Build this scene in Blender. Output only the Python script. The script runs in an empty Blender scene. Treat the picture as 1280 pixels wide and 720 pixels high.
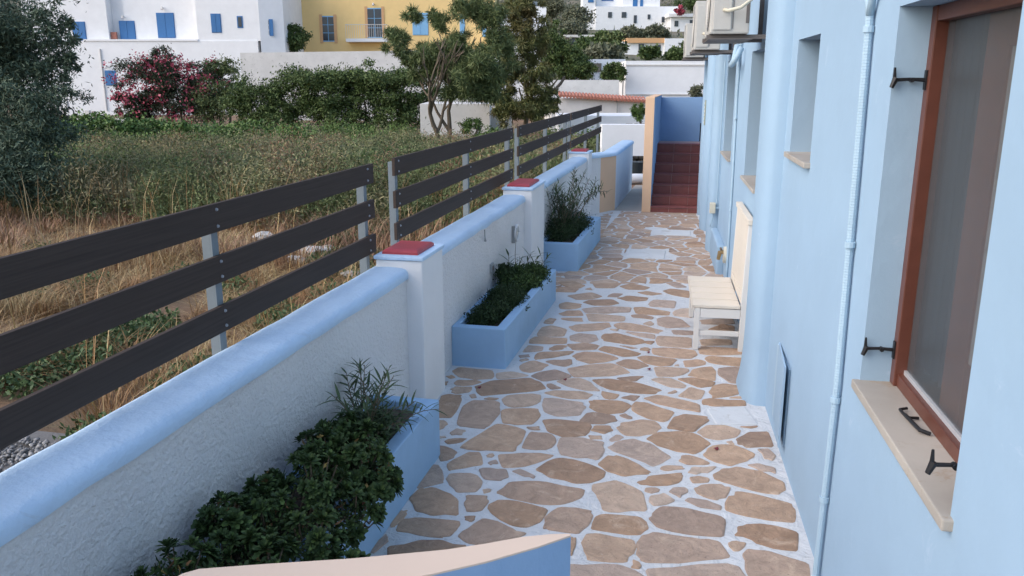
import bpy, math, random
import numpy as np
from math import sin, cos, atan, tan, pi, radians, sqrt, atan2
from mathutils import Vector
random.seed(7); rng = np.random.default_rng(11)
S = bpy.context.scene; COL = S.collection
# ------------------------------------------------------------------ camera
F = 1040.0; H = 2.3; P = atan(260/1040); YAW = atan(235/1072.0); TH = YAW - atan(185/1072.0)
cd = bpy.data.cameras.new('camera'); cam = bpy.data.objects.new('camera', cd); COL.objects.link(cam)
cd.sensor_width = 36; cd.lens = 36*F/1280; cd.clip_start = .05; cd.clip_end = 3000
cam.location = (0, 0, H); cam.rotation_euler = (pi/2-P, 0, YAW)
S.camera = cam
# ------------------------------------------------------------------ light
w = bpy.data.worlds.new('World'); S.world = w; w.use_nodes = True
nt = w.node_tree; bg = nt.nodes['Background']; bg.inputs[1].default_value = .15
sky = nt.nodes.new('ShaderNodeTexSky'); sky.sky_type = 'NISHITA'; sky.sun_disc = False
SUN_EL = radians(38); SUN_AZ = radians(237)       # compass: clockwise from +Y
sky.sun_elevation = SUN_EL; sky.sun_rotation = SUN_AZ; sky.air_density = 1.0; sky.dust_density = 2.0; sky.ozone_density = 1.0
nt.links.new(sky.outputs[0], bg.inputs[0])
sd = bpy.data.lights.new('sun', 'SUN'); sun = bpy.data.objects.new('sun', sd); COL.objects.link(sun)
sd.energy = .55; sd.angle = radians(60); sd.color = (1, .94, .86)
sv = Vector((sin(SUN_AZ)*cos(SUN_EL), cos(SUN_AZ)*cos(SUN_EL), sin(SUN_EL)))
sun.rotation_euler = sv.to_track_quat('Z', 'Y').to_euler()
S.view_settings.view_transform = 'Standard'; S.view_settings.look = 'None'; S.view_settings.gamma = 1
S.view_settings.exposure = 1.09
# ------------------------------------------------------------------ frames and rays
fw = np.array([-sin(YAW)*cos(P), cos(YAW)*cos(P), -sin(P)]); rt = np.array([cos(YAW), sin(YAW), 0.]); up = np.cross(rt, fw)
CAM = np.array([0, 0, H])
def ray(x, y): return fw+rt*(x-640)/F-up*(y-360)/F
def G(x, y, z=0):                       # the place on level z seen at a pixel of the photograph
    d = ray(x, y); return CAM+d*(z-H)/d[2]
WORLD = np.eye(3)
RW = np.array([[cos(TH), -sin(TH), 0], [sin(TH), cos(TH), 0], [0, 0, 1.]])       # (out from house axis, along, up)
BG = np.array([[cos(YAW), -sin(YAW), 0], [sin(YAW), cos(YAW), 0], [0, 0, 1.]])   # (sideways, away, up) for the far village
def B(px, py, D):                       # a point at distance D in the village frame
    a = (px-640)/F; b = (py-360)/F
    dv = cos(P)-b*sin(P); t = D/dv
    return np.array([a*t, D, H+(-sin(P)-b*cos(P))*t])
# ------------------------------------------------------------------ materials
def mat(name): 
    m = bpy.data.materials.new(name); m.use_nodes = True
    return m, m.node_tree, m.node_tree.nodes['Principled BSDF']
def mixc(nt, fac, a, b):
    n = nt.nodes.new('ShaderNodeMix'); n.data_type = 'RGBA'
    if fac is not None: nt.links.new(fac, n.inputs[0])
    for s, v in ((6, a), (7, b)):
        if isinstance(v, tuple): n.inputs[s].default_value = (*v, 1)
        else: nt.links.new(v, n.inputs[s])
    return n.outputs[2]
def noise(nt, scale, detail=4, rough=.55, vec=None, dist=0):
    n = nt.nodes.new('ShaderNodeTexNoise'); n.inputs['Scale'].default_value = scale
    n.inputs['Detail'].default_value = detail; n.inputs['Roughness'].default_value = rough; n.inputs['Distortion'].default_value = dist
    if vec is not None: nt.links.new(vec, n.inputs['Vector'])
    return n.outputs['Fac']
def ramp(nt, fac, stops):
    r = nt.nodes.new('ShaderNodeValToRGB'); nt.links.new(fac, r.inputs[0]); e = r.color_ramp.elements
    while len(e) < len(stops): e.new(.5)
    for q, (p, c) in zip(e, stops):
        q.position = p; q.color = (*(c if isinstance(c, tuple) else (c, c, c)), 1)
    return r.outputs[0]
def geo(nt):
    return nt.nodes.new('ShaderNodeNewGeometry')
def bump(nt, b, fac, strength, dist=.01, prev=None):
    n = nt.nodes.new('ShaderNodeBump'); n.inputs['Strength'].default_value = strength; n.inputs['Distance'].default_value = dist
    nt.links.new(fac, n.inputs['Height'])
    if prev is not None: nt.links.new(prev, n.inputs['Normal'])
    nt.links.new(n.outputs[0], b.inputs['Normal']); return n.outputs[0]
def paint(name, col, rough=.85, var=.10, grain=60, gstr=.25, gdist=.004, wave=2.0, wstr=.0, dirt=None, dirt_lo=.62):
    m, nt, b = mat(name); g = geo(nt); P_ = g.outputs['Position']
    c2 = tuple(max(0, v*(1-var)) for v in col); c3 = tuple(min(1, v*(1+var*.5)) for v in col)
    c = mixc(nt, ramp(nt, noise(nt, 1.7, 5, .6, P_), [(.3, 0.), (.7, 1.)]), c2, c3)
    if dirt:
        c = mixc(nt, ramp(nt, noise(nt, 6, 8, .75, P_, .6), [(dirt_lo, 0.), (dirt_lo+.13, .85)]), c, dirt)
    nt.links.new(c, b.inputs['Base Color']); b.inputs['Roughness'].default_value = rough; b.inputs['Specular IOR Level'].default_value = .2
    pr = None
    if wstr: pr = bump(nt, b, noise(nt, wave, 3, .5, P_), wstr, .05)
    bump(nt, b, noise(nt, grain, 5, .6, P_), gstr, gdist, pr)
    return m
def plain(name, col, rough=.6, metal=0, var=.12, scale=8):
    m, nt, b = mat(name); g = geo(nt)
    c = mixc(nt, noise(nt, scale, 5, .6, g.outputs['Position']), tuple(v*(1-var) for v in col), tuple(min(1, v*(1+var)) for v in col))
    nt.links.new(c, b.inputs['Base Color']); b.inputs['Roughness'].default_value = rough; b.inputs['Metallic'].default_value = metal
    return m
def foliage(name, cols, rough=.6, trans=.0, patch=None, pscale=.6):
    m, nt, b = mat(name); g = geo(nt); r = g.outputs['Random Per Island']
    n = len(cols); c = ramp(nt, r, [(i/(n-1) if n > 1 else 0, cc) for i, cc in enumerate(cols)])
    if patch:
        c = mixc(nt, ramp(nt, noise(nt, pscale, 3, .6, g.outputs['Position']), [(.45, 0.), (.62, .75)]), c, patch)
    nt.links.new(c, b.inputs['Base Color']); b.inputs['Roughness'].default_value = rough
    b.inputs['Specular IOR Level'].default_value = .25
    return m
M = {}
M['white'] = paint('white_stucco', (.77, .77, .77), .9, .06, 42, 1.0, .018, 6, .3, dirt=(.46, .47, .45), dirt_lo=.68)
M['white_smooth'] = paint('white_limewash', (.78, .78, .78), .9, .06, 60, .3, .004, 4, .1, dirt=(.45, .43, .4), dirt_lo=.7)
M['cope'] = paint('pale_blue_coping_paint', (.53, .68, .84), .9, .10, 45, .6, .008, 7, .35, dirt=(.42, .50, .58), dirt_lo=.62)
M['housewall'] = paint('pale_blue_house_paint', (.325, .455, .58), .85, .05, 34, .28, .005, 3, .16, dirt=(.42, .53, .65), dirt_lo=.62)
M['jamb'] = M['housewall']
M['planter'] = paint('planter_blue_paint', (.32, .49, .69), .85, .10, 26, .35, .005, 3, .15, dirt=(.35, .42, .50), dirt_lo=.7)
M['deepblue'] = paint('stair_blue_paint', (.24, .38, .58), .8, .07, 26, .35, .006, 4, .2)
M['peach'] = paint('peach_paint', (.74, .50, .33), .8, .05, 40, .25, .004)
M['peach_top'] = paint('pale_peach_paint', (.66, .52, .42), .75, .04, 40, .15, .003)
M['cover'] = paint('worn_white_cover', (.62, .63, .635), .9, .10, 50, .4, .004, 8, .2, dirt=(.45, .43, .41), dirt_lo=.56)
M['redtile'] = plain('red_glazed_tile', (.40, .05, .06), .45, 0, .2, 30)
M['stair_tile'] = plain('oxblood_stair_tile', (.22, .065, .055), .5, 0, .35, 9)
M['tile_joint'] = plain('tile_joint', (.36, .25, .23), .9)
M['soil'] = plain('planter_soil', (.075, .055, .042), .95, 0, .4, 40)
M['steel'] = plain('galvanised_steel', (.17, .205, .23), .6, .1, .15, 12)
M['bolt'] = plain('bolt_metal', (.35, .35, .36), .5, .6)
M['socket'] = plain('socket_grey', (.30, .31, .31), .6)
M['cream'] = paint('cream_bench_paint', (.70, .63, .53), .6, .06, 80, .12, .002, dirt=(.50, .44, .36), dirt_lo=.66)
M['benchwhite'] = paint('white_bench_paint', (.72, .70, .66), .6, .05, 80, .12, .002)
M['marble'] = paint('beige_marble', (.43, .39, .34), .5, .22, 90, .10, .003, dirt=(.34, .25, .17), dirt_lo=.56)
M['wood'] = plain('varnished_red_brown_wood', (.115, .038, .024), .4, 0, .3, 14)
M['wood_dark'] = plain('brown_wood_sash', (.33, .14, .085), .5, 0, .25, 14)
M['alu'] = plain('aluminium_track', (.60, .62, .64), .4, .4)
M['iron'] = plain('black_iron', (.025, .025, .028), .45, .5)
M['conduit'] = paint('blue_painted_conduit', (.37, .50, .60), .6, .06, 90, .1, .002)
M['ac'] = plain('aged_white_casing', (.50, .48, .44), .5, 0, .12, 10)
M['ac_dark'] = plain('ac_bracket_dark', (.16, .14, .13), .6, .3)
M['ac_fin'] = plain('ac_fins', (.14, .15, .16), .6, .3)
M['curtain'] = plain('grey_curtain', (.80, .82, .80), .9, 0, .08, 6)
M['curtain_dark'] = plain('slate_curtain', (.40, .43, .47), .9, 0, .08, 6)
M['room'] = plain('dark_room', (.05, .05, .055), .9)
M['boxcream'] = plain('cream_plastic', (.62, .58, .46), .5)
M['greenish'] = plain('greenish_plastic_vent', (.30, .33, .28), .6)
M['brass'] = plain('brass_valve', (.36, .25, .12), .4, .6)
M['pot'] = plain('dark_plastic_pot', (.02, .03, .035), .5)
M['bark'] = paint('bark', (.17, .135, .10), .95, .25, 30, .6, .02)
M['gravel_bed'] = plain('fine_dark_gravel', (.15, .145, .14), .95, 0, .5, 60)
M['rock'] = paint('pale_rubble', (.50, .49, .47), .95, .25, 20, .5, .02)
M['gravel'] = foliage('grey_gravel', [(.22, .22, .22), (.33, .32, .31), (.14, .14, .14)])
M['shutter'] = plain('deep_blue_shutter', (.035, .15, .36), .6)
M['shutter_light'] = plain('light_blue_shutter', (.22, .45, .68), .6)
M['hwhite'] = paint('village_white', (.80, .80, .80), .9, .05, 2, .15, .03, dirt=(.66, .65, .63), dirt_lo=.64)
M['hyellow'] = paint('village_yellow', (.84, .60, .27), .9, .05, 2, .15, .03)
M['oldwhite'] = paint('weathered_white_wall', (.64, .62, .59), .9, .10, 3, .25, .03, dirt=(.36, .35, .32), dirt_lo=.58)
M['roof_red'] = plain('terracotta_edge', (.40, .16, .11), .8)
M['orange_band'] = plain('orange_band', (.62, .36, .18), .8)
M['glass_dark'] = plain('dark_window_glass', (.04, .05, .065), .2)
M['concrete'] = paint('beige_concrete', (.42, .38, .33), .9, .1, 10, .3, .01)
M['rubblestone'] = paint('dry_stone', (.20, .17, .14), .95, .4, 3, .6, .1)
M['stem_brown'] = plain('woody_stem', (.16, .12, .08), .8)
M['petal'] = plain('dried_red_petal', (.16, .02, .03), .7)
# dark composite boards with a fine grain along them
m, nt, b = mat('dark_composite_board'); g = geo(nt); mp = nt.nodes.new('ShaderNodeMapping'); mp.inputs['Scale'].default_value = (60, 1.2, 60)
nt.links.new(g.outputs['Position'], mp.inputs[0]); nz = noise(nt, 1.5, 6, .6, mp.outputs[0])
nt.links.new(mixc(nt, nz, (.030, .022, .018), (.082, .060, .050)), b.inputs['Base Color']); b.inputs['Roughness'].default_value = .75; b.inputs['Specular IOR Level'].default_value = .2
bump(nt, b, nz, .35, .003); M['board'] = m
# paving stone: warm brown sandstone, every stone a little different
m, nt, b = mat('brown_sandstone'); g = geo(nt); oi = nt.nodes.new('ShaderNodeObjectInfo')
base = ramp(nt, oi.outputs['Random'], [(0, (.55, .36, .24)), (.15, (.62, .45, .33)), (.3, (.47, .30, .19)), (.42, (.58, .39, .26)), (.55, (.65, .50, .39)), (.68, (.43, .27, .17)), (.8, (.57, .43, .34)), (.92, (.48, .36, .29)), (1, (.39, .26, .18))])
sc = nt.nodes.new('ShaderNodeVectorMath'); sc.operation = 'ADD'; cb = nt.nodes.new('ShaderNodeCombineXYZ'); ml = nt.nodes.new('ShaderNodeMath'); ml.operation = 'MULTIPLY'; ml.inputs[1].default_value = 37
nt.links.new(oi.outputs['Random'], ml.inputs[0]); nt.links.new(ml.outputs[0], cb.inputs[2]); nt.links.new(g.outputs['Position'], sc.inputs[0]); nt.links.new(cb.outputs[0], sc.inputs[1]); PV = sc.outputs[0]
hs = nt.nodes.new('ShaderNodeHueSaturation'); hs.inputs['Value'].default_value = .62; nt.links.new(base, hs.inputs['Color'])
c = mixc(nt, ramp(nt, noise(nt, 7, 9, .72, PV, 1.2), [(.38, 0.), (.66, .8)]), base, hs.outputs[0])
c = mixc(nt, ramp(nt, noise(nt, 4, 7, .7, PV, 2.5), [(.56, 0.), (.70, .6)]), c, (.66, .50, .37))
c = mixc(nt, ramp(nt, noise(nt, 16, 7, .75, PV, 1.5), [(.63, 0.), (.71, .5)]), c, (.60, .55, .50))
c = mixc(nt, ramp(nt, noise(nt, 90, 4, .65, PV), [(.60, 0.), (.72, .7)]), c, (.15, .10, .075))
nt.links.new(c, b.inputs['Base Color']); b.inputs['Roughness'].default_value = .75
q = bump(nt, b, noise(nt, 11, 8, .7, PV, 1.0), .9, .02); bump(nt, b, noise(nt, 120, 4, .6, PV), .4, .003, q)
M['stone'] = m
# whitewashed joints
m, nt, b = mat('whitewashed_joint'); g = geo(nt)
c = mixc(nt, ramp(nt, noise(nt, 3, 6, .65, g.outputs['Position']), [(.3, 0.), (.7, 1.)]), (.58, .59, .60), (.67, .675, .68))
c = mixc(nt, ramp(nt, noise(nt, 18, 8, .78, g.outputs['Position'], 1.5), [(.56, 0.), (.66, .75)]), c, (.43, .41, .39))
c = mixc(nt, ramp(nt, noise(nt, 70, 5, .7, g.outputs['Position']), [(.63, 0.), (.70, .8)]), c, (.25, .22, .19))
nt.links.new(c, b.inputs['Base Color']); b.inputs['Roughness'].default_value = .85
q = bump(nt, b, noise(nt, 9, 5, .65, g.outputs['Position'], .8), .9, .03); bump(nt, b, noise(nt, 70, 5, .65, g.outputs['Position']), .45, .004, q)
M['joint'] = m
# field earth
m, nt, b = mat('dry_field_earth'); g = geo(nt)
c = mixc(nt, ramp(nt, noise(nt, .35, 6, .65, g.outputs['Position']), [(.35, 0.), (.65, 1.)]), (.13, .085, .05), (.26, .15, .09))
c = mixc(nt, ramp(nt, noise(nt, 1.3, 6, .7, g.outputs['Position']), [(.5, 0.), (.7, .7)]), c, (.11, .10, .055))
nt.links.new(c, b.inputs['Base Color']); b.inputs['Roughness'].default_value = .95
bump(nt, b, noise(nt, 12, 6, .7, g.outputs['Position']), .8, .05); M['earth'] = m
m, nt, b = mat('hillside_scrub'); g = geo(nt)
c = mixc(nt, ramp(nt, noise(nt, .09, 8, .7, g.outputs['Position']), [(.4, 0.), (.6, 1.)]), (.075, .085, .045), (.19, .165, .12))
nt.links.new(c, b.inputs['Base Color']); b.inputs['Roughness'].default_value = .95
bump(nt, b, noise(nt, .4, 8, .7, g.outputs['Position']), 1, .6); M['hill'] = m
# insect screen: dark see-through mesh
m, nt, b = mat('window_screen'); b.inputs['Base Color'].default_value = (.11, .12, .13, 1); b.inputs['Roughness'].default_value = .3
b.inputs['Alpha'].default_value = .42; M['screen'] = m
M['lv_dark'] = foliage('shrub_leaves', [(.028, .05, .018), (.045, .08, .024), (.035, .06, .02), (.10, .16, .045), (.02, .038, .015)])
M['lv_ole'] = foliage('narrow_leaves', [(.045, .075, .035), (.065, .10, .045), (.035, .06, .03)])
M['lv_sedum'] = foliage('mound_leaves', [(.018, .035, .014), (.030, .055, .020), (.045, .070, .025)])
M['lv_olive'] = foliage('olive_leaves', [(.045, .07, .045), (.065, .10, .062), (.11, .15, .10), (.03, .048, .03)])
M['lv_tree'] = foliage('tree_leaves', [(.085, .12, .045), (.125, .165, .06), (.18, .205, .085), (.055, .085, .035)])
M['lv_pepper'] = foliage('drooping_leaves', [(.09, .115, .035), (.13, .15, .05), (.20, .19, .07), (.065, .085, .03)], patch=(.15, .11, .045), pscale=.8)
M['lv_vine'] = foliage('vine_leaves', [(.075, .13, .03), (.11, .18, .045), (.15, .23, .07), (.05, .085, .03)])
M['lv_hedge'] = foliage('hedge_leaves', [(.05, .085, .025), (.08, .12, .035), (.12, .165, .055), (.035, .055, .02)])
M['lv_olered'] = foliage('oleander_leaves', [(.03, .05, .03), (.05, .07, .035), (.06, .045, .03)])
M['lv_dead'] = foliage('withered_leaves', [(.20, .09, .05), (.28, .16, .07), (.34, .26, .08)])
M['fl_red'] = foliage('red_flowers', [(.42, .07, .11), (.28, .04, .07), (.55, .16, .20)])
M['straw'] = foliage('straw_blades', [(.46, .34, .15), (.28, .17, .075), (.62, .50, .27), (.16, .085, .04), (.38, .25, .11)], patch=(.25, .12, .05), pscale=1.3)
M['reed'] = foliage('olive_green_weed_blades', [(.20, .20, .10), (.26, .25, .13), (.14, .16, .07), (.34, .30, .17), (.18, .19, .09)], patch=(.10, .12, .05), pscale=.35)
M['rustweed'] = foliage('rust_weed_blades', [(.27, .145, .085), (.34, .20, .12), (.19, .10, .06), (.40, .30, .18)])
M['greenweed'] = foliage('low_green_weed', [(.05, .09, .035), (.08, .13, .05), (.11, .15, .07)])
M['lv_fine'] = foliage('fine_weed_leaves', [(.15, .17, .08), (.22, .23, .10), (.33, .31, .17), (.10, .115, .055)], patch=(.24, .18, .10), pscale=.5)
M['lv_scrub'] = foliage('scrub_leaves', [(.09, .125, .05), (.13, .175, .065), (.18, .21, .09), (.06, .09, .035)], patch=(.07, .085, .035), pscale=.6)
M['hillbush'] = foliage('hillside_bush_leaves', [(.10, .115, .07), (.14, .15, .09), (.18, .18, .12), (.07, .08, .05)])
# ------------------------------------------------------------------ object helpers
def tag(o, label=None, cat=None, group=None, kind=None):
    for k, v in (('label', label), ('category', cat), ('group', group), ('kind', kind)):
        if v: o[k] = v
    return o
def put(o, parent):
    if parent is not None: o.parent = parent; o.matrix_parent_inverse = parent.matrix_world.inverted()
def root(name, loc, label, cat, group=None):
    o = bpy.data.objects.new(name, None); o.empty_display_size = .1; COL.objects.link(o); o.location = tuple(loc)
    o.matrix_world.translation = tuple(loc)
    return tag(o, label, cat, group)
class MB:
    def __init__(s, fr=WORLD): s.v = []; s.f = []; s.fr = fr; s.mi = []; s.cur = 0
    def add(s, vs, fs):
        o = len(s.v)
        for p in vs: s.v.append(tuple(s.fr @ np.array(p, float)))
        for f in fs: s.f.append(tuple(i+o for i in f)); s.mi.append(s.cur)
        return s
    def box(s, x0, x1, y0, y1, z0, z1):
        return s.add([(x0,y0,z0),(x1,y0,z0),(x1,y1,z0),(x0,y1,z0),(x0,y0,z1),(x1,y0,z1),(x1,y1,z1),(x0,y1,z1)],
                     [(0,3,2,1),(4,5,6,7),(0,1,5,4),(1,2,6,5),(2,3,7,6),(3,0,4,7)])
    def prism(s, poly, z0, z1):
        n = len(poly)
        return s.add([(x, y, z0) for x, y in poly]+[(x, y, z1) for x, y in poly],
                     [tuple(range(n))[::-1], tuple(range(n, 2*n))]+[(i, (i+1) % n, n+(i+1) % n, n+i) for i in range(n)])
    def tube(s, pts, rs, n=8, cap=True):
        pts = [np.array(p, float) for p in pts]
        if not hasattr(rs, '__len__'): rs = [rs]*len(pts)
        vs = []; fs = []; L = len(pts); ref = None
        for i, p in enumerate(pts):
            d = pts[min(i+1, L-1)]-pts[max(i-1, 0)]; d /= (np.linalg.norm(d)+1e-9)
            if ref is None: ref = np.array([1., 0, 0]) if abs(d[0]) < .8 else np.array([0, 1., 0])
            a = ref-d*(ref@d); a /= np.linalg.norm(a)+1e-9; ref = a; b_ = np.cross(d, a)
            for k in range(n):
                t = 2*pi*k/n; vs.append(p+rs[i]*(a*cos(t)+b_*sin(t)))
        for i in range(L-1):
            for k in range(n): fs.append((i*n+k, i*n+(k+1) % n, (i+1)*n+(k+1) % n, (i+1)*n+k))
        if cap: fs.append(tuple(range(n))[::-1]); fs.append(tuple(range((L-1)*n, L*n)))
        return s.add(vs, fs)
    def sweep(s, sections):            # closed ring sections, same count
        n = len(sections[0]); vs = [p for q in sections for p in q]; fs = []
        for i in range(len(sections)-1):
            for k in range(n): fs.append((i*n+k, i*n+(k+1) % n, (i+1)*n+(k+1) % n, (i+1)*n+k))
        fs.append(tuple(range(n))[::-1]); fs.append(tuple(range((len(sections)-1)*n, len(sections)*n)))
        return s.add(vs, fs)
    def build(s, name, mats, parent=None, bev=0, smooth=False, seg=2, fix=True):
        me = bpy.data.meshes.new(name); me.from_pydata(s.v, [], s.f)
        if not isinstance(mats, (list, tuple)): mats = [mats]
        for q in mats: me.materials.append(q)
        if len(mats) > 1:
            for p_, i in zip(me.polygons, s.mi): p_.material_index = i
        if fix:
            import bmesh
            bm = bmesh.new(); bm.from_mesh(me); bmesh.ops.recalc_face_normals(bm, faces=bm.faces)
            if bev: 
                bmesh.ops.bevel(bm, geom=[e for e in bm.edges if len(e.link_faces) == 2 and e.calc_face_angle(0) > .5], offset=bev, segments=seg, profile=.6, affect='EDGES', clamp_overlap=True)
            bm.to_mesh(me); bm.free()
        if smooth: me.polygons.foreach_set('use_smooth', [True]*len(me.polygons))
        o = bpy.data.objects.new(name, me); COL.objects.link(o)
        if bev and not smooth:
            pass
        put(o, parent); return o
def npmesh(name, verts, faces, material, parent=None, kind=None):
    """verts (N,3) and faces (M,k) numpy arrays, all faces the same size"""
    me = bpy.data.meshes.new(name); k = faces.shape[1]
    me.vertices.add(len(verts)); me.vertices.foreach_set('co', verts.astype(np.float32).ravel())
    me.loops.add(faces.size); me.loops.foreach_set('vertex_index', faces.astype(np.int32).ravel())
    me.polygons.add(len(faces)); me.polygons.foreach_set('loop_start', np.arange(0, faces.size, k, dtype=np.int32))
    me.update(calc_edges=True); me.materials.append(material)
    o = bpy.data.objects.new(name, me); COL.objects.link(o); put(o, parent)
    if kind: o['kind'] = kind
    return o
def unit(v): return v/(np.linalg.norm(v, axis=1, keepdims=True)+1e-9)
def leaves(pts, length, width, droop=0., upw=0., r=rng, dirs=None, spread=1.):
    """bent diamond leaf at every point"""
    n = len(pts); d = r.normal(size=(n, 3))
    if dirs is not None: d = unit(dirs)+d*spread
    d[:, 2] += upw-droop; d = unit(d)
    a = unit(np.cross(d, r.normal(size=(n, 3)))); nn = np.cross(d, a)
    L = length*(.6+.8*r.random((n, 1))); Wd = width*(.6+.8*r.random((n, 1)))
    v = np.stack([pts, pts+d*L*.5+a*Wd*.5+nn*L*.06, pts+d*L-nn*L*.08, pts+d*L*.5-a*Wd*.5+nn*L*.06], 1).reshape(-1, 3)
    f = np.arange(4*n).reshape(n, 4); return v, f
def blob_pts(blobs, n, clump=.25, cn=60, r=rng, shell=.55, rag=.18):
    w_ = np.array([b[3]*b[4]*b[5] for b in blobs])**.67; w_ /= w_.sum(); out = []
    for b, ww in zip(blobs, w_):
        k = max(3, int(cn*ww*len(blobs))); m_ = max(1, int(n*ww))
        u = unit(r.normal(size=(k, 3))); rad = shell+(1-shell)*r.random((k, 1))**.6
        rad *= 1+rag*r.normal(size=(k, 1)); c = u*rad
        idx = r.integers(0, k, m_); sz = .5+r.random(k)
        o = r.normal(size=(m_, 3))*clump*sz[idx][:, None]*np.array([1, 1, .7])
        rr = np.array(b[3:6]); s_ = rr.mean()
        out.append(np.array(b[:3])+c[idx]*rr+o*s_)
    return np.concatenate(out)
def crown(name, blobs, n, L, Wd, material, parent, fr=WORLD, clump=.22, cn=60, droop=0, upw=0, zmin=None, kind=None, shell=.55, rag=.18):
    p = blob_pts(blobs, n, clump, cn, rng, shell, rag)
    if zmin is not None: p = p[p[:, 2] > zmin]
    p = p @ fr.T
    v, f = leaves(p, L, Wd, droop, upw)
    return npmesh(name, v, f, material, parent, kind)
def grass(name, xy, z, h, wd, lean, material, label, cat='grass', dirs=None):
    n = len(xy); b0 = np.c_[xy, z]; d = rng.normal(size=(n, 2)); d = d if dirs is None else d*.35*np.abs(dirs).mean()+dirs; d /= np.linalg.norm(d, axis=1)[:, None]
    hh = h*(.45+.9*rng.random(n)); hh = np.minimum(hh, np.maximum(.2, 2.15-.066*(xy[:, 1]*cos(YAW)-xy[:, 0]*sin(YAW)))*(.75+.3*rng.random(n))); ln = lean*hh*(.3+rng.random(n)); s = np.c_[-d[:, 1], d[:, 0], np.zeros(n)]*(wd*(.6+.8*rng.random(n)))[:, None]*.5
    mid = b0+np.c_[d*ln[:, None]*.35, hh*.62]; tip = b0+np.c_[d*ln[:, None], hh]
    v = np.stack([b0-s, b0+s, mid+s*.8, tip, mid-s*.8], 1).reshape(-1, 3); i = np.arange(n)[:, None]*5
    f = np.concatenate([i+np.array([[0, 1, 2, 4]])], 0); me_f4 = f; f3 = i+np.array([[4, 2, 3]])
    me = bpy.data.meshes.new(name); me.vertices.add(len(v)); me.vertices.foreach_set('co', v.astype(np.float32).ravel())
    lp = np.concatenate([me_f4, f3], 1).astype(np.int32)     # 7 loops per blade
    me.loops.add(lp.size); me.loops.foreach_set('vertex_index', lp.ravel())
    me.polygons.add(2*n); st = (np.arange(n)[:, None]*7+np.array([[0, 4]])).ravel().astype(np.int32)
    me.polygons.foreach_set('loop_start', st); me.update(calc_edges=True); me.materials.append(material)
    o = bpy.data.objects.new(name, me); COL.objects.link(o); return tag(o, label, cat, None, 'stuff')
def copy_tree(o, parent=None):
    c = o.copy(); COL.objects.link(c)
    if parent is not None: c.parent = parent; c.matrix_parent_inverse = o.matrix_parent_inverse.copy()
    for ch in list(o.children): copy_tree(ch, c)
    return c
def vnoise(x, y, seed=0):                 # cheap smooth value noise
    r = np.random.default_rng(seed); t = r.random((64, 64)); xi = np.floor(x).astype(int); yi = np.floor(y).astype(int)
    fx = x-xi; fy = y-yi; fx = fx*fx*(3-2*fx); fy = fy*fy*(3-2*fy); g = lambda a, b_: t[a % 64, b_ % 64]
    return (g(xi, yi)*(1-fx)+g(xi+1, yi)*fx)*(1-fy)+(g(xi, yi+1)*(1-fx)+g(xi+1, yi+1)*fx)*fy
# ================================================================== THE SETTING
def hill_z(u, v):
    t = np.maximum(0, v-72); z = .0006*t*t
    return z+np.minimum(t*.05, 3)*(vnoise(u*.03+9, v*.03, 3)-.5)*2 
def build_ground():
    us = np.concatenate([np.linspace(-700, -90, 24)[:-1], np.linspace(-90, 60, 61), np.linspace(60, 700, 24)[1:]])
    vs = np.concatenate([np.linspace(-300, -20, 8)[:-1], np.linspace(-20, 120, 57), np.linspace(120, 900, 70)[1:]])
    U, V = np.meshgrid(us, vs); Z = hill_z(U, V)
    near = np.exp(-((V-20)/60)**2)
    Z = Z+(vnoise(U*.25+5, V*.25+5, 4)-.5)*.10*near-.12
    pts = np.stack([U, V, Z], 2).reshape(-1, 3) @ BG.T
    k, m_ = U.shape; i = np.arange(k*m_).reshape(k, m_)
    f = np.stack([i[:-1, :-1], i[:-1, 1:], i[1:, 1:], i[1:, :-1]], 2).reshape(-1, 4)
    cv = (V[:-1, :-1]+V[1:, 1:]).ravel()/2
    o = npmesh('ground', pts, f, M['earth'], None, 'structure'); o.data.materials.append(M['hill'])
    o.data.polygons.foreach_set('material_index', (cv > 84).astype(np.int32)); o.data.polygons.foreach_set('use_smooth', [True]*len(f))
build_ground()
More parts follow.
